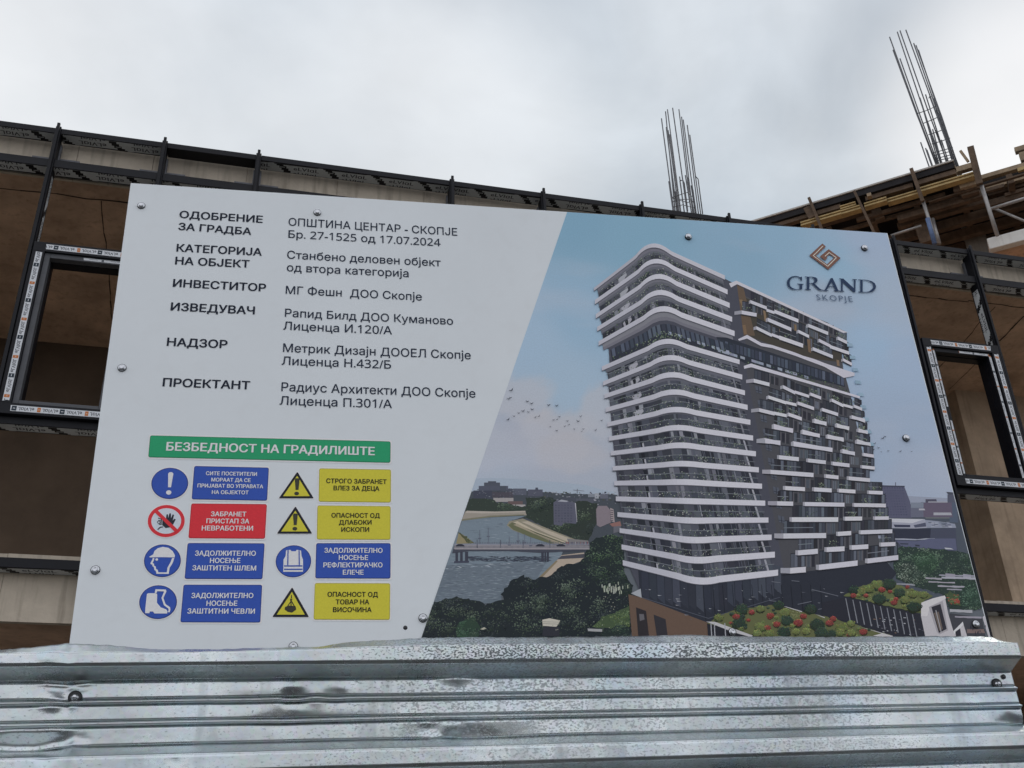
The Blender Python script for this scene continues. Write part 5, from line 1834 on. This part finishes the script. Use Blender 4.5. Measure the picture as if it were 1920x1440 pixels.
crack([(-300, 335), (0, 352), (78, 360), (190, 375), (250, 381)], 0.016)
crack([(190, 376), (194, 420), (200, 470), (203, 500), (210, 600)], 0.010)
crack([(1699, 553), (1816, 566)], 0.014)
crack([(1815, 563), (1920, 577)], 0.014)
crack([(1920, 592), (1873, 640)], 0.016)
crack([(1866, 575), (1852, 590)], 0.012)
crack([(1840, 600), (1804, 645)], 0.009)
crack([(1778, 672), (1757, 692)], 0.010)
crack([(1833, 678), (1780, 730)], 0.010)

# ------------------------------------------------------------------ glazing frame with protective tape
glz = empty('glazing_frame', (3, YF, 0), 'dark aluminium curtain wall frame without glass, its bars covered in printed protective tape', 'window frame')
bpy.context.view_layer.update()
MX = [-3.72, -2.84, -1.965, -1.097, -0.30, 1.443, 2.318, 3.303, 4.21, 5.12, 6.03, 6.93, 7.83, 8.73]
GT = ink((120, 127, 130))
GD = ink((40, 44, 48))
WTT = (0.66, 0.69, 0.72)
ORG = (0.55, 0.19, 0.06)
NVY = (0.03, 0.045, 0.06)
TXT = (0.06, 0.065, 0.08)
GREYT = (0.52, 0.55, 0.56)
BLK = (0.012, 0.013, 0.016)


def clip_rect(poly, a0, a1, b0, b1):
    return clip_convex(poly, [(a0, b0), (a1, b0), (a1, b1), (a0, b1)])


def wide_tape(mb, place, length, width, rows=1.6, ph=0.0, step=True, skipx=None):
    """grey tape: place(a, b, z) maps along / across to the world; logo blocks and the maker's word repeat"""
    def put(poly, colr, z):
        q = clip_rect(poly, 0, length, 0, width)
        if len(q) >= 3:
            mb.poly([place(a, b, z) for a, b in q], colr)
    put([(0, 0), (length, 0), (length, width), (0, width)], GREYT, 0.0005)
    rep = 0.43
    tris, asp = glyphs('eLVIɑL', 0.02, 1.05)
    a = -rep + (ph % rep)
    while a < length:
        # stair of three dark blocks where the tape has been printed over
        for k_, (dx, dy) in enumerate(((0.0, 0.74), (0.025, 0.5), (0.045, 0.26), (0.065, 0.02))):
            put([(a + dx, width * dy), (a + dx + 0.062, width * dy), (a + dx + 0.062, width * (dy + 0.25)), (a + dx, width * (dy + 0.25))], BLK, 0.0011)
        put([(a + 0.03, width * 0.58), (a + 0.075, width * 0.58), (a + 0.075, width * 0.64), (a + 0.03, width * 0.64)], GREYT, 0.0016)
        put([(a - 0.02, width * 0.9), (a + 0.36, width * 0.94), (a + 0.36, width), (a - 0.02, width)], BLK, 0.0013)
        h = width * 0.42
        for b0 in (0.40, -0.2, 0.97):
            for n_, t in tris:
                put([(a + 0.15 + x * 0.225, width * b0 + y * h) for x, y in t], TXT, 0.0011 + n_ * 0.00005)
        a += rep


def narrow_tape(mb, place, length, width, ph=0.0, cut=0.0, small=False):
    """white tape with the maker's word, orange and navy squares"""
    def put(poly, colr, z):
        q = clip_rect(poly, cut, length, 0, width)
        if len(q) >= 3:
            mb.poly([place(a, b, z) for a, b in q], colr)
    put([(cut, 0), (length, 0), (length - 0.004, width), (cut + 0.008, width)], WTT, 0.0005)
    tris, asp = glyphs('eLVIɑL', 0.012, 1.05)
    rep = 0.165
    a = -rep + (ph % rep)
    n = 0
    while a < length:
        h = width * (0.30 if small else 0.6)
        l_ = 0.11 if not small else 0.07
        for n_, t in tris:
            put([(a + 0.045 + x * l_, width * 0.24 + y * h) for x, y in t], TXT, 0.0011 + n_ * 0.00005)
        c_ = ORG if n % 2 else NVY
        s = width * (0.72 if not small else 0.8)
        put([(a, width * .1), (a + (s if c_ is NVY else s * .7), width * .1), (a + (s if c_ is NVY else s * .7), width * .9), (a, width * .9)], c_, 0.0011)
        if c_ is NVY:
            put([(a + s * .25, width * .45), (a + s * .75, width * .45), (a + s * .75, width * .56), (a + s * .25, width * .56)], WTT, 0.0016)
        else:
            put([(a + s * .2, width * .4), (a + s * .5, width * .4), (a + s * .5, width * .6), (a + s * .2, width * .6)], (0.6, 0.4, 0.3), 0.0016)
        a += rep
        n += 1


DT = 0.13                                                      # depth of the bars
mull_h = 0.045
Z_T2 = (7.372, 7.449)
for i, x in enumerate(MX):
    m = MB()
    m.box(x - mull_h / 2, x + mull_h / 2, YF - 0.012, YF + DT - 0.02, 0.0, ZT + 0.012)
    m.box(x - 0.012, x + 0.012, YF - 0.035, YF - 0.0125, 0.02, ZT + 0.034)
    # pressure plate tip
    o = part(m, 'mullion', M_ALU, glz, 0.003)
    side = 1 if x < 2.5 else -1
    for (za, zb, cond) in ((6.60, 7.30, x in (-1.965, 6.93, -2.84, 7.83)),):
        if cond:
            t = MB()
            xs_ = x + side * (mull_h / 2 + 0.001)
            if side < 0:
                wide_tape(t, lambda a, b, z: (xs_ + side * z, YF + 0.095 - b, zb - a), zb - za, 0.088, ph=0.12)
            else:
                wide_tape(t, lambda a, b, z: (xs_ + side * z, YF + 0.03 + b, zb - a), zb - za, 0.06, ph=0.3)
            part_ = t.build('protective_tape', M_TAPE, o, colors=True)
for i in range(len(MX) - 1):
    xa, xb = MX[i] + mull_h / 2 + 0.001, MX[i + 1] - mull_h / 2 - 0.001
    for lvl, (z0, z1) in enumerate(((ZT - 0.055, ZT), (Z_T2[0], Z_T2[1]), (5.0, 5.06), (3.925, 3.995))):
        if lvl == 2 and not (MX[i] < -1.2 and MX[i] > -2.5 or MX[i] > 5.5 and MX[i] < 6.5):
            continue
        m = MB()
        m.box(xa, xb, YF, YF + DT, z0, z1)
        o = part(m, 'transom', M_ALU, glz, 0.002)
        if lvl == 0 and i == 3:
            continue
        up = (2 <= i <= 99) and (4 <= i <= 5 or i == 10) and lvl < 2
        if lvl == 3:
            up = True
        t = MB()
        w_ = DT - 0.016
        L_ = xb - xa
        if up:
            pf = lambda a, b, z: (xa + a, YF + DT - 0.008 - b, z0 - z - 0.001)
        else:
            pf = lambda a, b, z: (xb - a, YF + 0.008 + b, z0 - z - 0.001)
        wide_tape(t, pf, L_, w_, ph=random.uniform(0, .4))
        tp = t.build('protective_tape', M_TAPE, o, colors=True)
    # slab anchors beside the mullions
for i, x in enumerate(MX[:7] + MX[10:12]):
    m = MB()
    m.box(x - 0.19, x + 0.19, YF + 0.125, YF + 0.155, 7.44, 7.56)
    m.box(x - 0.035, x + 0.035, YF + 0.09, YF + 0.1245, 7.46, 7.68)
    for dx in (-0.15, -0.08, 0.08, 0.15):
        lathe(m, [(0.012, 0), (0.012, 0.012)], 8, (0, 0)) if False else m.box(x + dx - 0.012, x + dx + 0.012, YF + 0.11, YF + 0.1245, 7.49, 7.515)
    part(m, 'anchor_bracket', M_BRACKET, glz)


# window sashes hung in the frame
def sash(name, label, xa, xb, za, zb, double):
    r = empty(name, ((xa + xb) / 2, YF - 0.03, za), label, 'window')
    bpy.context.view_layer.update()
    fw = 0.088
    y0, y1 = YF - 0.045, YF + 0.04
    bars = {'top_rail': (xa, xb, zb - fw, zb), 'bottom_rail': (xa, xb, za, za + fw), 'stile': (xa, xa + fw, za + fw, zb - fw), 'stile.': (xb - fw, xb, za + fw, zb - fw)}
    for nm, (a, b, c, d) in bars.items():
        m = MB()
        m.box(a, b, y0, y1, c, d)
        o = part(m, nm.strip('.'), M_ALU, r, 0.002)
        horiz = 'rail' in nm
        t = MB()
        if horiz:
            inn = 0.030
            zc = c + (fw - 0.047) / 2
            narrow_tape(t, lambda p, q, z: (b - 0.09 - p, y0 - z - 0.001, zc + 0.047 - q), (b - a) - 0.18, 0.047, ph=0.05 if nm == 'top_rail' else 0.1)
            if nm == 'bottom_rail':
                pass
        else:
            xc = a + 0.026 if nm == 'stile' else b - 0.026 - 0.047
            narrow_tape(t, lambda p, q, z: (xc + q if not double else xc + 0.047 - q, y0 - z - 0.001, (c + 0.01 + p) if not double else d - 0.01 - p), (d - c) - 0.02, 0.047, ph=0.03)
        tp = t.build('protective_tape', M_TAPE, o, colors=True)
    # glazing rebate: grey on the left window, black with a narrow tape on the right one
    g0 = fw + 0.001
    gw = 0.042
    m = MB()
    xa_, xb_, za_, zb_ = xa + g0, xb - g0, za + g0, zb - g0
    m.box(xa_, xa_ + gw, y0 + 0.02, y1, za_, zb_)
    m.box(xb_ - gw, xb_, y0 + 0.02, y1, za_, zb_)
    m.box(xa_ + gw + .001, xb_ - gw - .001, y0 + 0.02, y1, zb_ - gw, zb_)
    m.box(xa_ + gw + .001, xb_ - gw - .001, y0 + 0.02, y1, za_, za_ + gw * 0.8)
    gb = part(m, 'glazing_bead', M_GREY if not double else M_ALU, r, 0.002)
    t = MB()
    yb_ = y0 + 0.02
    narrow_tape(t, lambda p, q, z: (xb_ - 0.03 - p, yb_ - z - 0.001, zb_ - 0.010 - q), (xb_ - xa_) * 0.5, 0.022, small=True)
    if double:
        narrow_tape(t, lambda p, q, z: (xa_ + 0.008 + q, yb_ - z - 0.001, zb_ - 0.02 - p), (zb_ - za_) * 0.46, 0.024, small=True)
        narrow_tape(t, lambda p, q, z: (xa_ + 0.008 + q, yb_ - z - 0.001, zb_ - 0.02 - (zb_ - za_) * 0.56 - p), (zb_ - za_) * 0.40, 0.024, ph=.1, small=True)
        narrow_tape(t, lambda p, q, z: (xb_ - 0.034 + q, yb_ - z - 0.001, zb_ - 0.03 - p), (zb_ - za_) * 0.95, 0.024, small=True)
    tp = t.build('protective_tape', M_TAPE, gb, colors=True)
    # deep back frame
    m = MB()
    k0 = g0 + 0.012
    for (a, b, c, d) in ((xa + k0, xa + k0 + 0.035, za + k0, zb - k0), (xb - k0 - 0.035, xb - k0, za + k0, zb - k0), (xa + k0 + .0355, xb - k0 - .0355, zb - k0 - 0.035, zb - k0), (xa + k0 + .0355, xb - k0 - .0355, za + k0, za + k0 + 0.03)):
        m.box(a, b, y1 + 0.001, y1 + 0.09, c, d)
    part(m, 'back_frame', M_ALU, r)
    return r


sash('window_sash', 'unglazed window sash left of the notice board with grey inner bead and white tape strips', -1.94, -1.122, 5.062, 6.585, False)
sash('window_sash', 'unglazed window sash right of the notice board with black inner bead and doubled white tape', 6.055, 6.905, 5.062, 6.60, True)

# ------------------------------------------------------------------ formwork wing behind, on the upper right
E1 = Vector((0.756, -0.655, 0)).normalized()
E2 = Vector((0.655, 0.756, 0)).normalized()
ZD = 11.0
OD = on_z(1790, 300, ZD)
FW = Matrix.Translation((OD.x, OD.y, 0)) @ Matrix((E1, E2, Vector((0, 0, 1)))).transposed().to_4x4()


def fw_plane(px, py, d):
    """photograph point on the upright plane d behind the deck edge -> (s, z)"""
    r = ray(px, py)
    t = (E2.dot(OD - EYE) + d) / E2.dot(r)
    q = EYE + r * t
    return E1.dot(q - OD), q.z


def fw_z(px, py, Z):
    q = on_z(px, py, Z)
    return E1.dot(q - OD), E2.dot(q - OD)


deck = empty('slab_formwork', None, 'timber slab formwork deck with dark plywood edge jutting out above the frame at upper right', 'formwork', None, FW)
s_l = -14.0
s_r = fw_plane(1786, 299, 0)[0]
m = MB()
m.box(s_l, s_r, 0.0, 7.0, ZD - 0.12, ZD - 0.02)
m.build('plywood_deck', M_FILM, deck)
m = MB()
m.box(s_l, s_r + 0.01, -0.02, 7.0, ZD - 0.019, ZD + 0.006)
m.build('plywood_edge', M_PLYEDGE, deck)
m = MB()
m.box(s_r + 0.05, 12, 0.63, 7.0, ZD - 0.3, ZD + 0.02)
m.build('plywood_deck', M_FILM, deck)
for k_ in range(16):
    m = MB()
    s = s_r + 2.5 - k_ * 0.62
    m.box(s - 0.04, s + 0.04, 0.32, 6.5, ZD - 0.42, ZD - 0.265)
    m.build('cross_joist', M_BROWN, deck)


def timber(a, b, hpx, Z, mt, name, label, dep=0.09, group='formwork timbers'):
    """timber beam whose upper edge runs between photograph points a and b at height Z"""
    (s0, d0), (s1, d1) = fw_z(*a, Z), fw_z(*b, Z)
    d = (d0 + d1) / 2
    za, zb = fw_plane(a[0], a[1] + hpx, d)[1], fw_plane(b[0], b[1] + hpx, d)[1]
    h = ((fw_plane(*a, d)[1] - za) + (fw_plane(*b, d)[1] - zb)) / 2
    sl_, sr_ = min(s0, s1), max(s0, s1)
    top = (fw_plane(*a, d)[1] + fw_plane(*b, d)[1]) / 2
    m = MB()
    m.box(sl_, sr_, 0, dep, -h, 0)
    if mt is M_YELLOW:                                          # H-beam flanges
        m.box(sl_, sr_, -0.022, -0.0005, -h, -h * 0.68)
        m.box(sl_, sr_, -0.022, -0.0005, -h * 0.3, 0)
    o = m.build(name, mt, None, None, 0.003)
    o.matrix_world = FW @ Matrix.Translation((0, d, top))
    tag(o, label, 'timber beam' if mt is not M_BROWN else 'plank', group)
    return o


for k_ in range(11):                                           # boards of the soffit, running along the edge
    m = MB()
    d = 0.75 + k_ * 0.36
    m.box(s_l, s_r + 3.5, d, d + 0.11, ZD - 0.56, ZD - 0.425)
    m.build('runner_beam', M_BROWN, deck)
for k_ in range(26):                                           # loose battens and board edges between the beams
    m = MB()
    d = random.uniform(0.14, 0.7)
    s = random.uniform(-7.5, s_r + 2.0)
    z = ZD - random.uniform(0.27, 0.42) - 0.1 * d
    m.bar((s, d, z), (s + random.uniform(0.7, 2.6), d + random.uniform(-.05, .05), z + random.uniform(-.04, .04)), 0.05, random.uniform(0.022, 0.06))
    m.build('batten', random.choice((M_BROWN, M_BROWN, M_PALEWOOD, M_YELLOW)), deck)
TA = conv_list((1460, 280), 7.385)
TC = conv_list((1680, 250), 6.26)
T = lambda cv, a, b: cv([a, b])
timber(*T(TA, (-260, 1075), (400, 900)), 7, ZD - 0.13, M_BROWN, 'wooden_plank', 'brown plank under the dark deck edge, leftmost of the formwork')
timber(*T(TA, (490, 860), (850, 748)), 8.5, ZD - 0.13, M_BROWN, 'wooden_plank', 'short brown plank stub ending right of the first upright post')
timber(*T(TA, (1190, 650), (1850, 462)), 8, ZD - 0.13, M_BROWN, 'wooden_plank', 'brown plank below the dark deck edge, between the second and third post')
timber(*T(TC, (240, 560), (690, 410)), 9, ZD - 0.13, M_BROWN, 'wooden_plank', 'brown plank under the deck corner beside the tall rebar cage')
timber(*T(TA, (300, 1012), (860, 850)), 8, ZD - 0.30, M_YELLOW, 'formwork_beam', 'yellow formwork beam, lowest at the left end of the row')
timber(*T(TA, (560, 940), (1130, 775)), 8, ZD - 0.28, M_YELLOW, 'formwork_beam', 'bright yellow formwork beam crossing behind the second post')
timber(*T(TA, (850, 800), (1060, 720)), 7, ZD - 0.2, M_YELLOW, 'formwork_beam', 'short yellow beam end tucked under the grey board scrap')
timber(*T(TA, (1180, 752), (1490, 662)), 8, ZD - 0.28, M_YELLOW, 'formwork_beam', 'yellow beam with a square cut end between second and third post')
timber(*T(TA, (1500, 690), (2020, 540)), 8, ZD - 0.28, M_YELLOW, 'formwork_beam', 'yellow formwork beam passing behind the third upright post')
timber(*T(TC, (250, 650), (945, 445)), 9, ZD - 0.28, M_YELLOW, 'formwork_beam', 'long yellow formwork beam reaching the thick pole')
timber(*T(TC, (690, 400), (885, 335)), 10, ZD + 0.12, M_PALEWOOD, 'formwork_beam', 'pale beam end sticking out on top of the deck corner')
timber(*T(TC, (990, 500), (1600, 300)), 8, ZD - 0.05, M_PALEWOOD, 'formwork_beam', 'topmost long pale beam right of the thick pole')
timber(*T(TC, (1040, 610), (1600, 445)), 9, ZD - 0.2, M_PALEWOOD, 'formwork_beam', 'second pale beam down, right of the thick pole')
timber(*T(TC, (1070, 680), (1600, 520)), 10, ZD - 0.24, M_BROWN, 'wooden_plank', 'brown plank below the pale beams, right of the thick pole')
timber(*T(TC, (1385, 165), (1600, 100)), 9, ZD + 1.0, M_PALEWOOD, 'formwork_beam', 'uppermost of the two stacked pale beams at the right frame edge', group='stacked beams')
timber(*T(TC, (1438, 230), (1620, 170)), 16, ZD + 0.78, M_PALEWOOD, 'formwork_beam', 'lower stacked pale beam at the right frame edge', group='stacked beams')
timber(*T(TC, (740, 600), (950, 540)), 8, ZD - 0.35, M_PALEWOOD, 'formwork_beam', 'short pale beam left of the thick pole, under the yellow one')
timber(*T(TC, (760, 690), (960, 620)), 9, ZD - 0.4, M_BROWN, 'wooden_plank', 'short brown plank left of the thick pole')
timber(*T(TA, (-200, 1180), (1330, 790)), 9, ZD - 0.17, M_BROWN, 'wooden_plank', 'long shaded brown plank below the yellow beams on the left')
timber(*T(TC, (0, 950), (1030, 690)), 10, ZD - 0.42, M_BROWN, 'wooden_plank', 'long brown plank low under the deck, ending at the thick pole')
timber(*T(TC, (0, 1030), (1050, 780)), 9, ZD - 0.42, M_BROWN, 'wooden_plank', 'lower of the two long brown planks that end at the thick pole')
timber(*T(TC, (480, 1090), (1060, 920)), 8, ZD - 0.42, M_BROWN, 'wooden_plank', 'shaded brown plank right of the blue prop')
timber(*T(TC, (1060, 800), (1600, 660)), 9, ZD - 0.45, M_BROWN, 'wooden_plank', 'shaded brown plank above the pale scaffold pipe')
timber(*T(TC, (640, 390), (695, 375)), 5, ZD + 0.02, M_PALEWOOD, 'wooden_block', 'small pale wooden block at the corner of the dark deck', group=None)
timber(*T(TA, (1215, 610), (1275, 595)), 6, ZD - 0.2, M_PALEWOOD, 'wooden_block', 'small pale wooden block right of the second post', group=None)
timber(*T(TA, (705, 690), (950, 615)), 7, ZD - 0.02, M_SLABEDGE, 'board_scrap', 'grey board scrap nailed to the deck edge left of the second post', 0.02, None)


def upright(a, b, d, wd, mt, name, label, cat, group=None, shape='bar', grow=1.0):
    """post between two photograph points on the plane d behind the edge"""
    (s0, z0), (s1, z1) = fw_plane(*b, d), fw_plane(*a, d)
    m = MB()
    if shape == 'bar':
        m.bar((0, 0, 0), (s1 - s0, 0, z1 - z0), wd, wd * 0.8, Vector((0, 1, 0)))
    else:
        m.tube([(0, 0, 0), (s1 - s0, 0, z1 - z0)], wd / 2, 12)
    o = m.build(name, mt, None, None, 0.003 if shape == 'bar' else 0)
    o.matrix_world = FW @ Matrix.Translation((s0, d, z0))
    if label:
        tag(o, label, cat, group)
    return o


G_ = 'upright posts along the deck edge'
upright(TA([(418, 670)])[0], TA([(620, 1160)])[0], -0.09, 0.042, M_BROWN, 'guard_post', 'first wooden upright from the left along the deck edge, near the frame top', 'post', G_)
upright(TA([(1045, 575)])[0], TA([(1340, 1190)])[0], -0.09, 0.036, M_BROWN, 'guard_post', 'second wooden upright from the left, beside the grey board scrap', 'post', G_)
upright(TC([(178, 415)])[0], TC([(315, 800)])[0], -0.09, 0.05, M_BROWN, 'guard_post', 'wooden upright with pointed top left of the rebar cage, above the steel prop', 'post', G_)
q0 = upright(TC([(875, 165)])[0], TC([(985, 600)])[0], -0.14, 0.085, M_BROWN, 'scaffold_pole', 'thick dark pole standing tallest at the deck edge, right of the rebar cage', 'pole')
upright(TC([(985, 560)])[0], TC([(1190, 1200)])[0], -0.1, 0.055, M_PIPE, 'steel_prop', 'grey steel prop below the thick dark pole', 'prop', 'steel props', 'tube')
upright(TC([(315, 790)])[0], TC([(480, 1300)])[0], -0.05, 0.05, M_PIPE, 'steel_prop', 'grey steel prop under the third post, left one of the close pair', 'prop', 'steel props', 'tube')
upright(TC([(370, 1000)])[0], TC([(455, 1300)])[0], -0.12, 0.06, M_BLUE, 'steel_prop', 'blue painted steel prop standing before the grey one', 'prop', 'steel props', 'tube')
upright(TC([(430, 1000)])[0], TC([(515, 1300)])[0], 0.25, 0.045, M_PIPE, 'steel_prop', 'thin steel prop right of the blue prop', 'prop', 'steel props', 'tube')
upright(TC([(1095, 893)])[0], TC([(1640, 725)])[0], 0.05, 0.05, M_PIPE, 'scaffold_pipe', 'pale scaffold pipe rising to the right from the grey prop', 'pipe', 'scaffold pipes', 'tube')
upright(TC([(1150, 880)])[0], TC([(1640, 1085)])[0], 0.15, 0.036, M_PIPE, 'scaffold_pipe', 'thin scaffold pipe sloping down to the right', 'pipe', 'scaffold pipes', 'tube')
upright(TC([(-60, 1200)])[0], TC([(300, 1085)])[0], 0.15, 0.04, M_PIPE, 'scaffold_pipe', 'pale scaffold pipe left of the blue prop, above the frame', 'pipe', 'scaffold pipes', 'tube')
upright(TC([(290, 1010)])[0], TC([(390, 1300)])[0], 0.6, 0.22, M_BROWN, 'timber_upright', 'broad shaded timber upright behind the blue prop', 'post', None)
upright(TC([(715, 560)])[0], TC([(745, 700)])[0], 0.2, 0.14, M_BROWN, 'timber_upright', 'short brown timber upright hanging between the yellow and brown beams', 'post', None)
upright(TA([(1350, 850)])[0], TA([(1410, 980)])[0], 0.3, 0.13, M_BROWN, 'timber_upright', 'short timber upright below the yellow beam right of the second post', 'post', None)
upright(TA([(395, 815)])[0], TA([(470, 960)])[0], -0.03, 0.1, M_BROWN, 'timber_upright', 'short timber strut just left of the first post', 'post', None)
upright(TC([(755, 205)])[0], TC([(850, 335)])[0], 0.1, 0.035, M_PALEWOOD, 'timber_upright', 'thin pale stick leaning right of the rebar cage', 'stick', None)

# storey that carries the formwork
st = empty('wing_storey', None, 'concrete storey with pale slab edge and column under the formwork at right', 'building', None, FW)
sa, za = fw_plane(1850, 448, 0.0)
sb, zb = fw_plane(1920, 427, 0.0)
zc = fw_plane(1852, 468, 0.0)[1]
ztop = (za + zb) / 2
zbot = zc
m = MB()
m.box(sa, 9, 0.0, 0.12, zbot, ztop)
m.build('slab_edge', M_SLABEDGE, st, bevel=0.01)
m = MB()
m.box(sa, 9, 0.121, 7, zbot + 0.03, ztop - 0.01)
m.box(s_l, sa - 0.001, 1.2, 7, zbot + 0.03, ztop - 0.01)
m.build('storey_slab', M_CEIL, st)
m = MB()
sc0, sc1 = fw_plane(1806, 440, 1.3)[0], fw_plane(1848, 440, 1.3)[0]
m.box(sc0, sc1, 1.3, 1.8, ztop - 0.005, ZD - 0.2)
m.build('column', M_DULL, st)
m = MB()
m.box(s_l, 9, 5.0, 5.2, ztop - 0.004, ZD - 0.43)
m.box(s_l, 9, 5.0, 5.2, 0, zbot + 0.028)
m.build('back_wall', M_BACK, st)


# ------------------------------------------------------------------ rebar cages
def cage(label, bars, ties, Y, zlow, rad, extra=()):
    """bars: photograph top and a lower point of each bar on the upright plane Y; every bar is carried down to zlow"""
    pts = []
    for (tx, ty), (bx, by), dy in bars:
        a, b = on_y(tx, ty, Y + dy), on_y(bx, by, Y + dy)
        f = (zlow - a.z) / (b.z - a.z)
        c = a + (b - a) * f if b.z > zlow else b
        pts.append((a, c))
    base = sum((c for _, c in pts), Vector()) / len(pts)
    r = empty('rebar_cage', base, label, 'rebar cage', 'rebar cages above the roofs')
    bpy.context.view_layer.update()
    for a, c in pts:
        m = MB()
        mid = a.lerp(c, 0.5) + Vector((random.uniform(-.012, .012), random.uniform(-.012, .012), 0))
        m.tube([a, mid, c], rad, 6)
        part(m, 'vertical_bar', M_STEEL, r)
    for tie in ties:
        m = MB()
        m.tube([on_y(x, y, Y + dy) for x, y, dy in tie], rad * 0.6, 6)
        part(m, 'stirrup', M_STEEL, r)
    for e in extra:
        m = MB()
        m.tube([on_y(x, y, Y + dy) for x, y, dy in e], rad * 0.9, 6)
        part(m, 'hooked_bar', M_STEEL, r)


K1 = conv_list((1200, 190), 6.26)
k1 = lambda *a: [K1([(x, y)])[0] for x, y in a]
bars1 = []
for (tx, ty), (bx, by), dy in [((252, 202), (400, 1290), 0), ((300, 120), (418, 1290), .1), ((322, 96), (470, 1290), .3), ((383, 78), (562, 1300), 0), ((457, 95), (600, 1310), .35), ((488, 183), (625, 1310), .1), ((508, 217), (655, 1312), .3), ((555, 280), (685, 1316), 0), ((585, 395), (708, 1318), .2),
                               ((308, 305), (440, 1290), .02), ((330, 340), (455, 1290), .05), ((348, 390), (478, 1292), .15), ((338, 940), (385, 1280), 0), ((352, 960), (398, 1285), .2), ((405, 900), (450, 1290), 0), ((465, 885), (520, 1300), .1), ((532, 868), (605, 1308), .02), ((555, 890), (635, 1312), .1), ((600, 990), (650, 1314), .3), ((622, 1040), (660, 1315), .1), ((412, 1060), (440, 1290), .1)]:
    a, b = k1((tx, ty), (bx, by))
    bars1.append((a, b, dy))
ties1 = []
for q in ([(365, 1130, 0), (460, 1100, 0), (555, 1068, .3), (640, 1140, .35), (560, 1190, .35), (365, 1130, 0)], [(380, 1180, 0), (470, 1150, 0), (600, 1150, .3), (655, 1230, .35)], [(395, 1240, 0), (500, 1215, 0), (640, 1250, .3)]):
    ties1.append([(*K1([(x, y)])[0], dy) for x, y, dy in q])
ex1 = [[(*K1([(x, y)])[0], 0.05) for x, y in q] for q in ([(468, 940), (474, 930), (505, 925), (520, 960), (560, 1290)], [(650, 880), (682, 912), (735, 1320)], [(468, 935), (520, 1300)])]
cage('rebar cage of thin upright bars rising behind the frame top at centre', bars1, ties1, 9.2, z_roof_t, 0.0075, ex1)
K2 = conv_list((1440, 0), 4.0)
yb2 = OD.y + 0.35
bars2 = []
for (tx, ty), (bx, by), dy in [((912, 278), (1245, 1180), 0), ((938, 375), (1262, 1215), .05), ((970, 240), (1300, 1205), .25), ((990, 230), (1340, 1200), .3), ((1034, 225), (1395, 1190), .1), ((1093, 325), (1408, 1220), .1), ((1128, 375), (1425, 1228), .15), ((990, 440), (1268, 1210), .1), ((955, 400), (1255, 1215), .2),
                               ((1140, 735), (1290, 1210), .2), ((1182, 710), (1330, 1205), .3), ((1240, 740), (1380, 1195), .3), ((1235, 970), (1300, 1205), .1), ((1145, 1068), (1205, 1240), 0), ((1182, 1112), (1225, 1232), 0), ((1192, 1125), (1232, 1230), .1), ((1212, 720), (1385, 1195), .05), ((1150, 770), (1275, 1200), .3), ((1300, 1050), (1345, 1200), .2), ((1110, 340), (1415, 1225), .25)]:
    a, b = K2([(tx, ty)])[0], K2([(bx, by)])[0]
    bars2.append((a, b, dy))
ties2 = []
for q in ([(1205, 735, 0), (1240, 712, .1)], [(1125, 850, 0), (1190, 828, .1), (1265, 795, .2)], [(1165, 925, 0), (1240, 895, .2), (1290, 870, .2)], [(1205, 1010, 0), (1280, 985, .2), (1335, 965, .2)], [(1230, 1080, 0), (1310, 1055, .2), (1365, 1035, .2)], [(1240, 1145, 0), (1320, 1125, .2), (1385, 1105, .2)], [(1250, 1165, 0), (1330, 1145, .2), (1392, 1130, .2)], [(1258, 1190, 0), (1335, 1170, .2), (1400, 1155, .2)], [(1262, 1205, 0), (1338, 1190, .2), (1405, 1175, .2)]):
    ties2.append([(*K2([(x, y)])[0], dy) for x, y, dy in q])
cage('tall leaning rebar cage standing on the formwork deck at upper right', bars2, ties2, yb2, ZD - 0.1, 0.0105)
